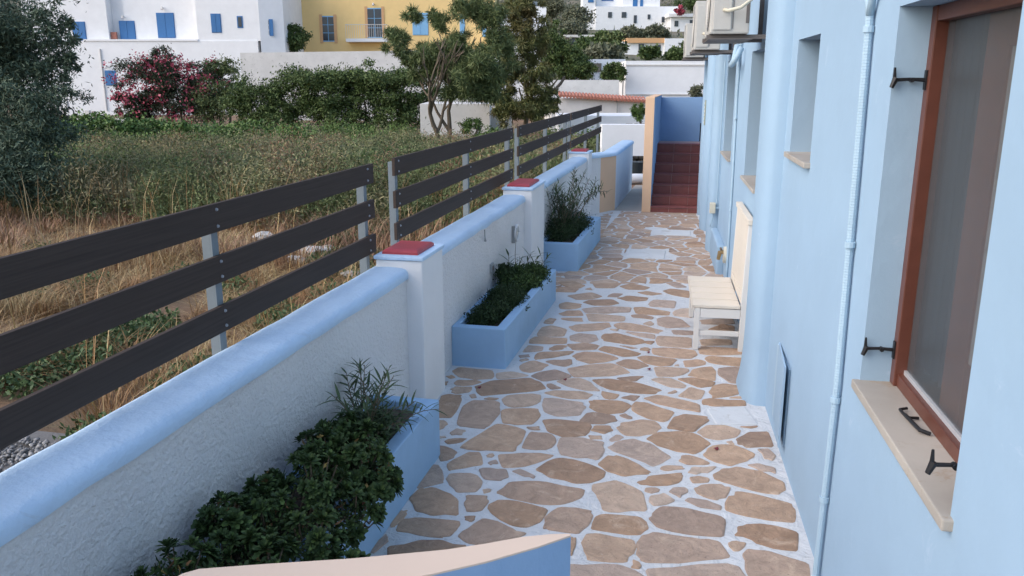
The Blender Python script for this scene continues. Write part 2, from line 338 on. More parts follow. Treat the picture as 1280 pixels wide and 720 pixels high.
# ---- paving: a whitewashed bed with flat stones
def nrm(a, n): return (a*(-sin(TH))+n*cos(TH), a*cos(TH)+n*sin(TH))          # house frame -> world xy
pv = MB()
bed = [(-1.95, .8), (1.0, .8), (1.0, 3.8), nrm(15.3, .95), (-.7, 15.05), (-1.5, 15.05), (-1.95, 14.4)]
pv.prism(bed, -.3, 0)
paving = pv.build('path', M['joint']); tag(paving, 'path of brown crazy paving stones with whitewashed joints', kind='structure')
T = {
'A': (440, 600, 4, [[(300,95),(345,50),(400,45),(440,60),(515,100),(522,172),(400,170),(330,150)],[(575,82),(670,85),(675,110),(645,150),(578,155),(570,120)],
 [(565,185),(615,183),(610,200),(590,208),(568,200)],[(245,155),(275,155),(270,175),(215,230),(195,235),(200,210)],
 [(235,255),(270,200),(330,195),(520,210),(525,225),(480,275),(440,283),(350,270)],[(170,275),(178,290),(150,330),(110,365),(95,362),(130,310)],
 [(195,335),(350,310),(430,308),(560,330),(500,400),(200,400)],[(545,280),(600,245),(660,200),(780,245),(860,270),(700,330),(590,310)],
 [(695,130),(740,108),(820,115),(965,150),(930,205),(870,230),(800,220),(710,165)],[(980,190),(1040,145),(1185,160),(1190,185),(1165,225),(1125,262),(1000,245),(970,240)],
 [(735,65),(800,15),(950,15),(1150,50),(1130,90),(1040,118),(940,115),(800,90)],[(655,50),(680,45),(690,60),(660,68)],[(1098,290),(1118,295),(1110,330),(1100,375),(1060,370),(1040,320)]]),
'B': (720, 600, 4, [[(90,30),(200,10),(240,25),(320,65),(345,150),(200,155),(140,145),(120,80)],[(90,245),(110,190),(150,178),(310,190),(348,240),(305,270),(200,258)],
 [(60,280),(110,277),(275,305),(275,360),(240,405),(70,395),(55,350)],[(380,195),(400,170),(440,140),(550,150),(710,185),(732,210),(722,280),(560,265),(420,235)],
 [(320,320),(345,285),(400,270),(600,300),(700,310),(755,385),(640,395),(400,408),(340,400),(318,370)],[(278,440),(285,403),(325,430),(315,445)],
 [(-60,430),(60,435),(210,432),(330,485),(250,560),(-40,550)],[(365,450),(500,445),(740,425),(800,440),(835,490),(800,560),(400,550)],
 [(765,318),(800,308),(848,318),(820,350),(790,355)],[(810,280),(825,240),(870,230),(980,235),(1095,265),(1090,350),(1010,340),(940,320),(890,295)],
 [(848,380),(870,355),(960,365),(1145,420),(1150,480),(1100,560),(900,520),(865,450)],[(760,150),(775,90),(810,65),(880,75),(1060,120),(1080,150),(1078,208),(960,195),(850,175)],
 [(550,105),(580,92),(720,130),(715,150),(620,135)],[(470,60),(490,42),(545,42),(555,60),(520,88)],[(600,45),(640,30),(720,27),(765,42),(740,85),(700,97),(640,80)],
 [(375,85),(440,72),(490,105),(390,130)],[(350,42),(405,42),(410,60),(355,62)]]),
'C': (480, 500, 4.571, [[(425,135),(460,40),(510,8),(600,8),(655,20),(650,75),(600,140),(570,160),(480,150)],[(310,120),(345,122),(360,140),(340,160),(308,175)],
 [(380,190),(415,168),(465,178),(440,200),(390,200)],[(350,235),(400,222),(470,222),(440,240),(370,252)],[(445,270),(560,200),(640,145),(700,150),(800,180),(770,240),(740,290),(600,282),(490,280)],
 [(310,265),(350,270),(410,300),(390,330),(325,348),(310,310)],[(370,375),(400,350),(480,305),(540,305),(552,370),(450,385),(380,400)],
 [(800,270),(840,188),(930,195),(968,220),(965,250),(920,280),(870,280),(820,275)],[(665,315),(800,310),(960,318),(900,345),(800,375),(690,385)],[(595,360),(640,345),(650,365),(610,372)],
 [(585,320),(620,308),(630,320),(590,328)],[(550,400),(600,395),(690,402),(703,440),(660,458),(580,450)],[(735,410),(780,398),(860,435),(850,448),(800,435)],
 [(380,430),(440,425),(520,435),(550,470),(520,520),(420,522),(385,480)],[(195,500),(215,455),(280,375),(310,378),(330,450),(330,470),(250,490)],
 [(880,400),(950,355),(1020,338),(1140,365),(1250,410),(1240,440),(1170,468),(1090,470),(960,440)],[(1015,220),(1130,222),(1245,245),(1245,290),(1215,338),(1100,325),(1020,310)],
 [(915,120),(1000,118),(1165,135),(1160,180),(1140,200),(1030,208),(950,180)],[(680,70),(700,58),(870,55),(882,90),(840,135),(760,138),(690,130)],
 [(1170,205),(1240,208),(1245,225),(1180,225)],[(815,158),(885,155),(890,172),(850,172)],[(570,515),(600,510),(610,520),(580,530)],[(310,208),(350,208),(355,215),(320,220)]]),
'D': (720, 500, 4.571, [[(30,120),(70,80),(130,78),(210,95),(225,120),(150,135),(60,130)],[(90,175),(110,152),(190,152),(205,175),(160,192)],
 [(90,45),(85,10),(110,5),(250,10),(305,35),(260,70),(180,78)],[(330,60),(345,15),(400,20),(550,70),(520,110),(490,122),(420,105)],[(250,90),(280,80),(320,100),(300,110)],
 [(245,160),(270,135),(370,118),(440,125),(475,160),(440,190),(360,202),(290,200)],[(530,160),(570,105),(620,88),(740,100),(748,120),(670,178),(600,170)],
 [(705,185),(760,150),(850,150),(930,175),(900,210),(810,225),(740,210)],[(415,225),(480,190),(600,185),(690,205),(750,245),(740,260),(670,305),(580,290),(480,260)],
 [(195,275),(240,245),(330,228),(420,255),(530,325),(480,355),(430,375),(340,330),(230,295)],[(195,225),(230,200),(270,215),(245,230),(205,238)],
 [(140,370),(190,325),(240,325),(340,370),(412,410),(400,420),(270,430),(190,405)],[(595,350),(610,322),(680,330),(755,360),(740,368),(640,368)],
 [(485,395),(510,378),(600,380),(615,395),(520,405)],[(645,415),(670,388),(800,382),(750,415),(690,423)],[(655,445),(700,440),(755,450),(750,470),(670,475)],
 [(360,470),(430,440),(595,420),(600,440),(570,475),(450,488),(380,482)],[(740,315),(770,280),(830,262),(900,265),(1000,305),(1000,325),(960,345),(880,372),(800,350)],
 [(930,225),(990,190),(1090,185),(1115,265),(980,268),(935,250)],[(1040,285),(1100,283),(1135,320),(1120,345),(1080,335)],[(985,375),(1040,368),(1130,390),(1135,420),(1060,405)],
 [(860,240),(890,235),(905,255),(880,255)],[(800,430),(850,400),(930,390),(1050,415),(1170,470),(1180,510),(1140,535),(1020,515),(900,480),(810,455)],[(935,155),(1040,150),(1000,163)]]),
'E': (520, 430, 5.818, [[(165,440),(190,385),(240,372),(325,378),(320,410),(285,490),(255,530),(160,530)],[(275,200),(320,175),(540,195),(553,225),(540,250),(430,255),(330,240)],
 [(595,215),(700,205),(810,230),(760,240),(600,255)],[(285,285),(310,265),(430,265),(470,280),(400,298),(300,300)],[(260,330),(290,312),(400,315),(380,350),(310,360),(265,350)],
 [(445,310),(480,300),(560,272),(700,262),(820,252),(890,280),(930,325),(860,340),(700,352),(490,375),(455,345)],[(390,375),(430,368),(440,390),(405,395)],
 [(640,405),(680,380),(840,370),(895,378),(885,420),(830,445),(710,458),(660,440)],[(495,402),(530,392),(600,398),(580,408)],[(765,165),(790,145),(860,125),(955,155),(900,190),(830,205),(780,195)],
 [(850,235),(910,210),(1010,192),(1110,230),(1100,245),(990,260),(930,268)],[(950,130),(1000,120),(1125,115),(1125,145),(1080,163),(1010,150)],[(780,60),(820,15),(920,22),(915,40),(840,55)],
 [(870,105),(900,65),(1140,58),(1100,80),(980,98),(900,110)],[(970,42),(1010,15),(1090,20),(1060,38),(1000,48)],[(955,295),(985,290),(1055,322),(990,330),(965,315)],
 [(1035,275),(1090,258),(1190,255),(1250,280),(1330,340),(1230,335),(1110,305)],[(945,360),(1010,345),(1200,350),(1275,370),(1230,400),(1120,395),(1010,375)],
 [(940,400),(1010,400),(1200,430),(1220,460),(1180,515),(1030,522),(945,490)],[(750,88),(820,80),(825,95),(760,102)],[(755,118),(800,108),(820,118),(770,128)],
 [(220,235),(260,228),(285,245),(250,252)],[(205,280),(235,275),(225,295),(205,300)]]),
'F': (720, 430, 5.818, [[(-50,15),(0,5),(165,12),(130,40),(0,45)],[(-15,90),(60,62),(160,65),(300,105),(200,130),(100,140),(20,115)],[(-50,180),(100,155),(250,145),(330,175),(380,210),(250,230),(0,240),(-20,225)],
 [(175,45),(210,22),(260,25),(460,70),(430,85),(340,90)],[(455,100),(520,90),(725,115),(680,155),(600,158),(520,140)],[(300,140),(360,118),(430,120),(520,160),(440,180),(380,175)],
 [(580,175),(640,172),(810,185),(770,220),(700,235),(600,235)],[(555,262),(620,248),(690,255),(790,300),(770,320),(680,310)],[(300,250),(400,240),(490,238),(430,270),(370,270)],
 [(125,265),(250,258),(450,290),(610,335),(560,362),(420,355),(250,330)],[(190,345),(310,370),(280,400),(210,395)],[(350,385),(400,375),(460,380),(420,415),(340,395)],
 [(505,400),(600,378),(700,400),(880,440),(890,495),(760,470),(600,435)],[(750,380),(830,318),(930,345),(900,395),(860,402)],[(665,360),(720,340),(735,350),(700,362)],
 [(745,258),(850,250),(1000,280),(980,305),(900,315)],[(825,230),(860,190),(980,168),(1005,200),(1005,265),(920,250)],[(790,125),(880,115),(935,130),(930,150),(800,168)],
 [(565,35),(650,32),(850,50),(870,80),(820,105),(680,95),(575,75)],[(950,110),(980,92),(1220,105),(1220,160),(1080,150),(980,135)],[(1045,180),(1220,170),(1215,285),(1120,280),(1050,225)],
 [(980,350),(1010,310),(1080,295),(1210,315),(1200,345),(1120,375),(1000,390)],[(935,410),(980,402),(1220,415),(1220,450),(1000,450),(935,440)],[(905,35),(920,22),(1190,38),(1200,75),(1000,80),(910,70)],
 [(1110,395),(1200,385),(1210,398)],[(465,45),(500,28),(540,40),(520,52)],[(715,158),(745,150),(750,162)]]),
'G': (640, 350, 4.267, [[(140,290),(165,255),(210,245),(285,265),(270,300),(150,300)],[(310,250),(350,240),(510,230),(520,250),(470,265),(350,275)],[(550,240),(590,230),(700,245),(800,270),(770,285),(640,270),(570,258)],
 [(318,300),(360,288),(440,295),(452,320),(400,335),(320,322)],[(485,310),(500,290),(560,287),(690,320),(700,335),(640,345),(500,325)],[(780,300),(950,310),(950,362),(785,350)],
 [(605,278),(755,292),(755,315),(680,300)],[(105,320),(130,305),(285,312),(280,340),(100,338)],[(65,385),(90,350),(160,358),(155,378)],[(200,365),(240,350),(295,352),(250,375)],
 [(300,345),(380,340),(455,350),(440,370),(330,372)],[(260,130),(290,120),(365,130),(360,145),(310,155),(262,152)],[(385,120),(420,108),(530,105),(565,125),(520,135),(440,135)],
 [(735,130),(760,108),(870,115),(860,150),(740,140)],[(380,155),(500,145),(630,150),(620,172),(500,178),(400,175)],[(655,150),(700,148),(835,170),(830,188),(670,180)],[(400,180),(595,195),(590,220),(420,220)],
 [(780,210),(830,200),(900,215),(945,250),(830,255),(785,240)],[(865,175),(900,155),(955,155),(955,200),(870,190)],[(565,97),(620,86),(720,95),(710,110),(620,112)],[(300,85),(420,68),(475,88),(430,100),(350,105)],
 [(435,15),(490,0),(575,20),(540,42),(450,42)],[(580,35),(640,20),(730,40),(700,52),(620,50)],[(810,60),(850,48),(940,60),(940,95),(860,80)],[(672,68),(720,62),(800,75),(740,82)],
 [(238,50),(270,38),(350,50),(330,65),(240,62)],[(250,15),(330,10),(385,30),(340,48),(280,30)],[(255,180),(300,165),(360,165),(375,190),(280,190)],[(265,205),(370,205),(375,222),(290,215)],
 [(170,230),(200,205),(235,210),(215,235)],[(640,190),(700,185),(750,200),(740,210),(650,200)],[(700,235),(740,222),(755,235),(735,245)],[(855,270),(960,275),(960,292),(870,290)],
 [(510,90),(540,72),(590,75),(560,92)],[(390,50),(420,42),(430,55)],[(830,20),(880,18),(930,38),(880,42)],[(1010,215),(1170,205),(1180,235),(1020,235)],[(1055,265),(1120,240),(1180,250),(1180,285),(1080,280)],
 [(1010,320),(1160,320),(1165,345),(1020,350)],[(520,265),(570,262),(560,274)],[(570,350),(670,365),(640,368)],[(690,330),(760,330),(740,345)]]),
}
polys = []
for ox, oy, s_, L in T.values():
    for pl in L: polys.append([tuple(G(ox+x/s_, oy+y/s_)[:2]) for x, y in pl])
def clip(poly, p, n):                # keep side where (q-p).n <= 0
    out = []
    for i in range(len(poly)):
        a, b_ = poly[i], poly[(i+1) % len(poly)]; da = (a[0]-p[0])*n[0]+(a[1]-p[1])*n[1]; db = (b_[0]-p[0])*n[0]+(b_[1]-p[1])*n[1]
        if da <= 0: out.append(a)
        if (da < 0) != (db < 0) and da != db:
            t = da/(da-db); out.append((a[0]+(b_[0]-a[0])*t, a[1]+(b_[1]-a[1])*t))
    return out
def area(p): return abs(sum(p[i][0]*p[(i+1) % len(p)][1]-p[(i+1) % len(p)][0]*p[i][1] for i in range(len(p))))/2
def voro(region, step, joint, avoid=()):
    xs = [p[0] for p in region]; ys = [p[1] for p in region]; pts = []; sy = step*.8
    for j, y in enumerate(np.arange(min(ys)-step, max(ys)+step, sy)):
        for x in np.arange(min(xs)-step, max(xs)+step, step):
            pts.append((x+(j % 2)*step/2+random.uniform(-.42, .42)*step, y+random.uniform(-.42, .42)*sy))
    pts = [p for p in pts if random.random() > .10]
    out = []
    for p in pts:
        c = [(p[0]-1, p[1]-1), (p[0]+1, p[1]-1), (p[0]+1, p[1]+1), (p[0]-1, p[1]+1)]
        for q in pts:
            dx, dy = q[0]-p[0], q[1]-p[1]; d = sqrt(dx*dx+dy*dy)
            if 0 < d < step*3:
                k = .5-joint*random.uniform(.6, 1.3)/d/2
                c = clip(c, (p[0]+dx*k, p[1]+dy*k), (dx/d, dy/d))
                if len(c) < 3: break
        if len(c) < 3: continue
        for i in range(len(region)):      # region is counter-clockwise and convex
            a, b_ = region[i], region[(i+1) % len(region)]; d = sqrt((b_[0]-a[0])**2+(b_[1]-a[1])**2)
            n_ = ((b_[1]-a[1])/d, -(b_[0]-a[0])/d); c = clip(c, (a[0]-n_[0]*.02, a[1]-n_[1]*.02), n_)
            if len(c) < 3: break
        if len(c) < 3 or area(c) < .0035: continue
        cx = sum(q[0] for q in c)/len(c); cy = sum(q[1] for q in c)/len(c)
        bad = False
        for x0, x1, y0, y1 in avoid:
            if max(q[0] for q in c) < x0 or min(q[0] for q in c) > x1 or max(q[1] for q in c) < y0 or min(q[1] for q in c) > y1: continue
            gx = max(x0-cx, cx-x1); gy = max(y0-cy, cy-y1)
            if gx > gy: c = clip(c, (x1, 0), (-1, 0)) if cx > x1 else clip(c, (x0, 0), (1, 0))
            else: c = clip(c, (0, y1), (0, -1)) if cy > y1 else clip(c, (0, y0), (0, 1))
            if len(c) < 3: bad = True; break
        if bad or area(c) < .002: continue
        out.append(c)
    return out
yl = G(640, 350)[:2]; yr = G(960, 350)[:2]
pl3 = (-1.35, yl[1]-(yl[0]+1.35)*(yl[1]-yr[1])/(yl[0]-yr[0]))
far_region = [tuple(G(684, 355)[:2]+np.array([.05, .0])), tuple(G(912, 355)[:2]), nrm(15.0, .74), (-1.27, 15.0)]
covers = [(-.88, -.30, 10.9, 11.55), (-.62, .02, 12.7, 13.25)]
far = voro(far_region, .285, .034, covers)
far_side = voro([(-1.85, 8.66), (-1.42, 8.66), (-1.40, 9.90), (-1.80, 9.90)], .27, .045) + voro([(-1.75, 12.2), (-1.3, 12.2), (-1.38, 14.9), (-1.72, 14.2)], .27, .045)
near = voro([(-1.40, 1.0), (.92, 1.0), (.82, 2.95), (-1.40, 2.95)], .34, .045)
def stone_mesh(poly, rough=True):
    # Chaikin once for worn corners, small chips on long edges, then a bevelled top
    p = [np.array(q) for q in poly]; c = sum(p)/len(p)
    if sum(p[i][0]*p[(i+1) % len(p)][1]-p[(i+1) % len(p)][0]*p[i][1] for i in range(len(p))) < 0: p = p[::-1]
    q = []
    for i in range(len(p)):
        a, b_ = p[i], p[(i+1) % len(p)]; q += [a*.91+b_*.09, a*.5+b_*.5+np.array([random.gauss(0, .006), random.gauss(0, .006)]), a*.09+b_*.91]
    q = [x for x in q if x is not None]
    h = random.uniform(.004, .009); n = len(q); tl = (random.gauss(0, .006), random.gauss(0, .006))
    sz = sqrt(area([tuple(x) for x in p])); ins = min(.010, sz*.08)
    v = []
    ex = min(.020, sz*.10) if rough else 0
    for x in q:
        d = x-c; L = np.linalg.norm(d)+1e-6; d = d*(1+ex/L); v.append((d[0], d[1], -.02))
    for x in q:
        d = x-c; L = np.linalg.norm(d)+1e-6; d = d*(1+ex/L); v.append((d[0], d[1], h*.45))
    for x in q:
        d = x-c; L = np.linalg.norm(d)+1e-6; d = d*(1+(ex-ins)/L); v.append((d[0], d[1], h+d[0]*tl[0]+d[1]*tl[1]))
    f = [(k, (k+1) % n, n+(k+1) % n, n+k) for k in range(n)]+[(n+k, n+(k+1) % n, 2*n+(k+1) % n, 2*n+k) for k in range(n)]+[tuple(range(2*n, 3*n))]
    return v, f, c
allst = [(p, True) for p in polys]+[(p, False) for p in far+far_side]
allst = [a for a in allst if area(a[0]) > 1e-4]
allst.sort(key=lambda a: np.mean([q[1] for q in a[0]])-10*area(a[0])); rest = [a[0] for a in allst[300:]]+near
for p, tr in allst[:300]:
    v, f, c = stone_mesh(p, tr); me = bpy.data.meshes.new('paving_stone'); me.from_pydata(v, [], f); me.materials.append(M['stone'])
    o = bpy.data.objects.new('paving_stone', me); o.location = (c[0], c[1], 0); COL.objects.link(o); o.parent = paving
mb = MB()
for p in rest:
    v, f, c = stone_mesh(p, False); mb.add([(a+c[0], b_+c[1], z) for a, b_, z in v], f)
o = mb.build('remaining_paving_stones', M['stone'], paving, fix=False); o['kind'] = 'stuff'
for x0, x1, y0, y1 in covers:
    MB().box(x0+.04, x1-.04, y0+.05, y1-.05, -.02, .010).build('whitewashed_cover', M['cover'], paving, .01)
a, b_, c_, d_ = G(884, 512), G(930, 508), G(948, 531), G(895, 531)
MB().prism([tuple(q[:2]) for q in (d_, c_, b_, a)], -.02, .006).build('whitewashed_cover', M['cover'], paving, .008)
MB().prism([(-1.5, 15.05), (-.6, 15.05), (-.6, 19.0), (-1.3, 19.0)], -.3, -.004).build('slab', M['concrete']); tag(bpy.data.objects['slab'], 'beige concrete slab beyond the paving', kind='structure')
# ================================================================== BOUNDARY WALL
def xin(Y): return -1.905+.012*(Y-5)
wallr = root('boundary_wall', (-2.0, 5, 0), 'low white stucco wall with rounded pale blue coping and red tiled piers', 'wall')
def wall_seg(pts, m_, name='wall_face', z=1.0, th=.25):
    """pts: inner face polyline"""
    p = [np.array(q, float) for q in pts]; inn = []; out = []
    for i, q in enumerate(p):
        d = p[min(i+1, len(p)-1)]-p[max(i-1, 0)]; d /= np.linalg.norm(d); n_ = np.array([-d[1], d[0]]); inn.append(q); out.append(q+n_*th)
    mb = MB(); 
    for i in range(len(p)-1): mb.prism([tuple(inn[i]), tuple(inn[i+1]), tuple(out[i+1]), tuple(out[i])], -.3, z)
    return mb.build(name, m_, wallr)
def coping(pts, zt=1.052, zb=.978, th=.25, over=.014, endcap=True):
    p = [np.array(q, float) for q in pts]; D = []
    n0 = 14; res = []
    for i in range(len(p)-1):
        L = np.linalg.norm(p[i+1]-p[i]); k = max(2, int(L/.22))
        for t in range(k+(i == len(p)-2)): res.append(p[i]+(p[i+1]-p[i])*t/k)
    secs = []
    for i, q in enumerate(res):
        d = res[min(i+1, len(res)-1)]-res[max(i-1, 0)]; d /= np.linalg.norm(d); n_ = np.array([-d[1], d[0]])
        c = q+n_*th/2; hw = th/2+over+random.gauss(0, .0015); s = []; dz = random.gauss(0, .0012); lo = random.gauss(0, .0035)
        prof = [(-1, 0), (-1.02, .30), (-.98, .58), (-.88, .80), (-.68, .93), (0, 1.0), (.68, .94), (.88, .82), (.98, .6), (1.02, .3), (1, 0)]
        for u, h in prof: s.append((*(c-n_*hw*(-u)*-1*-1 if False else c+n_*hw*u), zb+lo*(h == 0)+dz+(zt-zb)*h))
        secs.append(s)
    return MB().sweep(secs).build('coping', M['cope'], wallr, smooth=False)
def smooth_angle(o, ang=radians(40)):
    me = o.data; me.polygons.foreach_set('use_smooth', [True]*len(me.polygons)); me.set_sharp_from_angle(angle=ang)
wall_seg([(xin(-1), -1), (xin(5.3), 5.3)], M['white']); wall_seg([(xin(5.74), 5.74), (xin(9.1), 9.1)], M['white']); wall_seg([(xin(9.9), 9.9), (xin(14.0), 14.0)], M['white'])
wall_seg([(-1.80, 14.4), (-1.63, 14.72)], M['white'], z=.995); wall_seg([(-1.63, 14.72), (-1.40, 15.15)], M['peach'], z=.995); o = wall_seg([(-1.40, 15.15), (-1.33, 18.2)], M['white_smooth'], z=.99)
for seg in ([(xin(-1), -1), (xin(5.35), 5.35)], [(xin(5.60), 5.60), (xin(9.2), 9.2)], [(xin(9.8), 9.8), (xin(14.1), 14.1)], [(-1.83, 14.3), (-1.70, 14.55), (-1.40, 15.15), (-1.33, 18.2)]):
    smooth_angle(coping(seg), radians(55))
def pier(x0, x1, y0, y1, top=1.13):
    o = MB().box(x0, x1, y0, y1, -.2, top-.03).build('pier', M['white_smooth'], wallr, .012)
    MB().box(x0-.012, x1+.012, y0-.012, y1+.012, top-.028, top).build('pier_cap', M['cope'], o, .008)
    mb = MB(); cx, cy = (x0+x1)/2-.01, (y0+y1)/2; hx, hy = (x1-x0)*.36, (y1-y0)*.36
    mb.sweep([[(cx-hx*s, cy-hy*s, z), (cx+hx*s, cy-hy*s, z), (cx+hx*s, cy+hy*s, z), (cx-hx*s, cy+hy*s, z)] for s, z in ((1.08, top-.005), (1.08, top+.018), (.95, top+.030), (.8, top+.034))])
    mb.build('red_tile', M['redtile'], o, .004)
    return o
p1 = pier(-2.12, -1.785, 5.28, 5.76); pier(-2.10, -1.765, 9.1, 9.88); pier(-2.09, -1.75, 14.0, 14.42)
# fittings on the wall face
xf = xin(8)
so = root('wall_socket', (xf, 7.6, .55), 'small grey square socket on white wall above the middle planter', 'socket')
MB().box(xf-.01, xf+.018, 7.55, 7.64, .50, .59).build('socket_plate', M['socket'], so, .004); MB().box(xf+.018, xf+.023, 7.575, 7.615, .525, .565).build('socket_cover', M['ac_dark'], so)
hk = root('hose_reel_hook', (xf, 8.55, .72), 'round white hose hook on white wall beside second red tiled pier', 'hook')
c0 = np.array([xf+.05, 8.55, .72]); MB().tube([c0+np.array([0, .075*cos(t), .085*sin(t)]) for t in np.linspace(0, 2*pi, 17)], .014, 6).build('ring', M['white_smooth'], hk, smooth=True)
MB().tube([c0+(-.06, 0, 0), c0], .03, 10).build('hub', M['boxcream'], hk); MB().box(xf, xf+.04, 8.48, 8.50, .62, .80).build('strap', M['socket'], hk)
st = root('hanging_strap', (xf, 7.3, .87), 'thin dark tie hanging just under the coping above the middle planter', 'strap')
MB().tube([(xf+.012, 7.3, .97), (xf+.014, 7.3, .9), (xf+.016, 7.31, .86)], [.004, .005, .012], 6).build('tie', M['socket'], st)
# ================================================================== FENCE
ZS = [(1.60, 1.735), (1.355, 1.485), (1.11, 1.24)]
def fence(y0, y1, posts, label):
    r_ = root('slat_fence', (-2.24, (y0+y1)/2, 0), label, 'fence', 'brown slat fence panels along the boundary wall')
    for z0, z1 in ZS: 
        o = MB().box(-2.222, -2.198, y0, y1, z0, z1).build('slat', M['board'], r_, .003)
    for i, y in enumerate(posts):
        mb = MB(); 
        w_ = .034
        mb.box(-2.232, -2.2225, y-w_, y+w_*.6, -.15, 1.70).box(-2.275, -2.2325, y-w_, y-w_+.007, -.15, 1.70).box(-2.275, -2.2325, y+w_*.6-.007, y+w_*.6, -.15, 1.70)
        mb.build('post', M['steel'], r_)
        for z0, z1 in ZS:
            for zz in (z0+.028, z1-.028):
                MB().tube([(-2.199, y-.01, zz), (-2.191, y-.01, zz)], [.009, .006], 8).build('bolt', M['bolt'], r_)
    return r_
fence(-1.0, 5.50, [1.2, 3.52, 5.40], 'nearest dark brown slat fence panel, running out of the picture at left')
fence(5.93, 10.10, [6.02, 8.10, 9.98], 'second nearest brown slat fence panel, behind the middle planter')
fence(10.42, 14.82, [10.55, 12.6, 14.55], 'third brown slat fence panel, between second and third red tiled piers')
fence(14.98, 19.8, [15.05, 17.3, 19.5], 'farthest and smallest brown slat fence panel at end of path')
# ================================================================== PLANTERS
def planter(x0, x1, xb0, xb1, y0, y1, z, label, soil=.055):
    """x0,x1 near end inner wall / outer face; xb far end"""
    r_ = root('masonry_planter', ((x0+x1)/2, (y0+y1)/2, 0), label, 'planter', 'pale blue masonry planters along the wall'); t = .085
    V = [(x0, y0), (x1, y0), (xb1, y1), (xb0, y1)]; I = [(x0+t*.6, y0+t), (x1-t, y0+t), (xb1-t, y1-t), (xb0+t*.6, y1-t)]
    mb = MB(); vs = [(x, y, -.1) for x, y in V]+[(x, y, z) for x, y in V]+[(x, y, z) for x, y in I]+[(x, y, -.05) for x, y in I]; fs = []
    for k in range(4):
        l = (k+1) % 4; fs += [(k, l, 4+l, 4+k), (4+k, 4+l, 8+l, 8+k), (8+k, 8+l, 12+l, 12+k)]
    fs += [(3, 2, 1, 0), (12, 13, 14, 15)]
    mb.add(vs, fs).build('planter_box', M['planter'], r_, .012, seg=3)
    mb = MB(); nx, ny = 6, 22; g_ = []
    for j in range(ny+1):
        for i in range(nx+1):
            u, v_ = i/nx, j/ny; a = np.array(I[0])*(1-u)+np.array(I[1])*u; c = np.array(I[3])*(1-u)+np.array(I[2])*u; q = a*(1-v_)+c*v_
            g_.append((q[0], q[1], z-soil+random.uniform(-.012, .012)))
    mb.add(g_, [(j*(nx+1)+i, j*(nx+1)+i+1, (j+1)*(nx+1)+i+1, (j+1)*(nx+1)+i) for j in range(ny) for i in range(nx)]).build('soil', M['soil'], r_)
    return r_
planter(-1.93, -1.51, -1.92, -1.48, 1.6, 4.64, .375, 'nearest blue masonry planter, filled with a dark green spreading shrub')
planter(-1.89, -1.435, -1.87, -1.395, 6.29, 8.57, .34, 'middle blue masonry planter with low mounded green plants')
planter(-1.86, -1.355, -1.84, -1.32, 9.96, 12.13, .35, 'farthest blue masonry planter, holding a leggy narrow leaved bush')
# ---- spreading shrub of the nearest planter: rosettes of spoon leaves on woody stems
def rosette_mesh(n, L, Wd, seed):
    r_ = np.random.default_rng(seed); vs = []; fs = []
    for i in range(n):
        t = i/n; az = i*2.399+r_.normal()*.15; el = 1.25-1.35*t+r_.normal()*.1; l = L*(.55+.5*t)*(.85+.3*r_.random()); w_ = Wd*(.7+.4*t)
        d = np.array([cos(az)*cos(el), sin(az)*cos(el), sin(el)]); s = np.array([-sin(az), cos(az), 0]); n_ = np.cross(s, d)*-1
        o = len(vs); b0 = np.array([0, 0, -.012*t])
        vs += [b0-s*w_*.12, b0+s*w_*.12, b0+d*l*.6+s*w_*.42+n_*l*.06, b0+d*l*.92+s*w_*.25-n_*l*.02, b0+d*l, b0+d*l*.92-s*w_*.25-n_*l*.02, b0+d*l*.6-s*w_*.42+n_*l*.06, b0+d*l*.6-n_*l*.02]
        fs += [(o, o+1, o+2, o+7), (o, o+7, o+6), (o+7, o+2, o+3, o+4), (o+7, o+4, o+5, o+6)]
    return vs, fs
ros = []
for k in range(6):
    v, f = rosette_mesh(random.choice([18, 22, 26]), .060, .028, 40+k); me = bpy.data.meshes.new('rosette'); me.from_pydata([tuple(q) for q in v], [], f); me.materials.append(M['lv_dark']); ros.append(me)
def surf_blob(blobs, n, r_, zmin, axis_up=True):
    out = []
    while len(out) < n:
        b_ = blobs[r_.integers(len(blobs))]; u = r_.normal(size=3); u /= np.linalg.norm(u)
        if u[2] < -.45: continue
        p = np.array(b_[:3])+u*np.array(b_[3:6])*(.86+.2*r_.random())
        if p[2] < zmin: continue
        ok = all(sum(((p[i]-c[i])/c[3+i])**2 for i in range(3)) > .55 for c in blobs if c is not b_)
        if ok: out.append((p, u))
    return out
shr = root('spreading_shrub', (-1.72, 3.3, .32), 'dense dark green spreading shrub with spoon shaped leaf rosettes in the nearest planter', 'shrub')
SB = []
for cx_, cy_, cz_, r_ in ((-1.75, 2.25, .44, .17), (-1.62, 2.1, .42, .18), (-1.74, 2.62, .46, .14), (-1.56, 2.55, .46, .16), (-1.66, 2.85, .50, .15), (-1.50, 2.86, .44, .15), (-1.77, 3.05, .50, .11), (-1.60, 3.15, .54, .15),
        (-1.43, 3.15, .40, .13), (-1.38, 2.85, .30, .12), (-1.70, 3.42, .54, .13), (-1.53, 3.45, .50, .15), (-1.74, 3.72, .52, .11), (-1.58, 3.68, .48, .12), (-1.42, 3.40, .42, .11), (-1.46, 3.56, .36, .10), (-1.38, 2.6, .28, .12), (-1.77, 3.88, .46, .06), (-1.76, 2.35, .56, .13), (-1.74, 2.0, .54, .15), (-1.78, 2.72, .57, .10)):
    SB.append((cx_, cy_, cz_, r_, r_*1.05, r_*.9))
r2 = np.random.default_rng(5); S1 = surf_blob(SB, 560, r2, .14); nros = 0; extra_ros = MB(); mbs = MB()
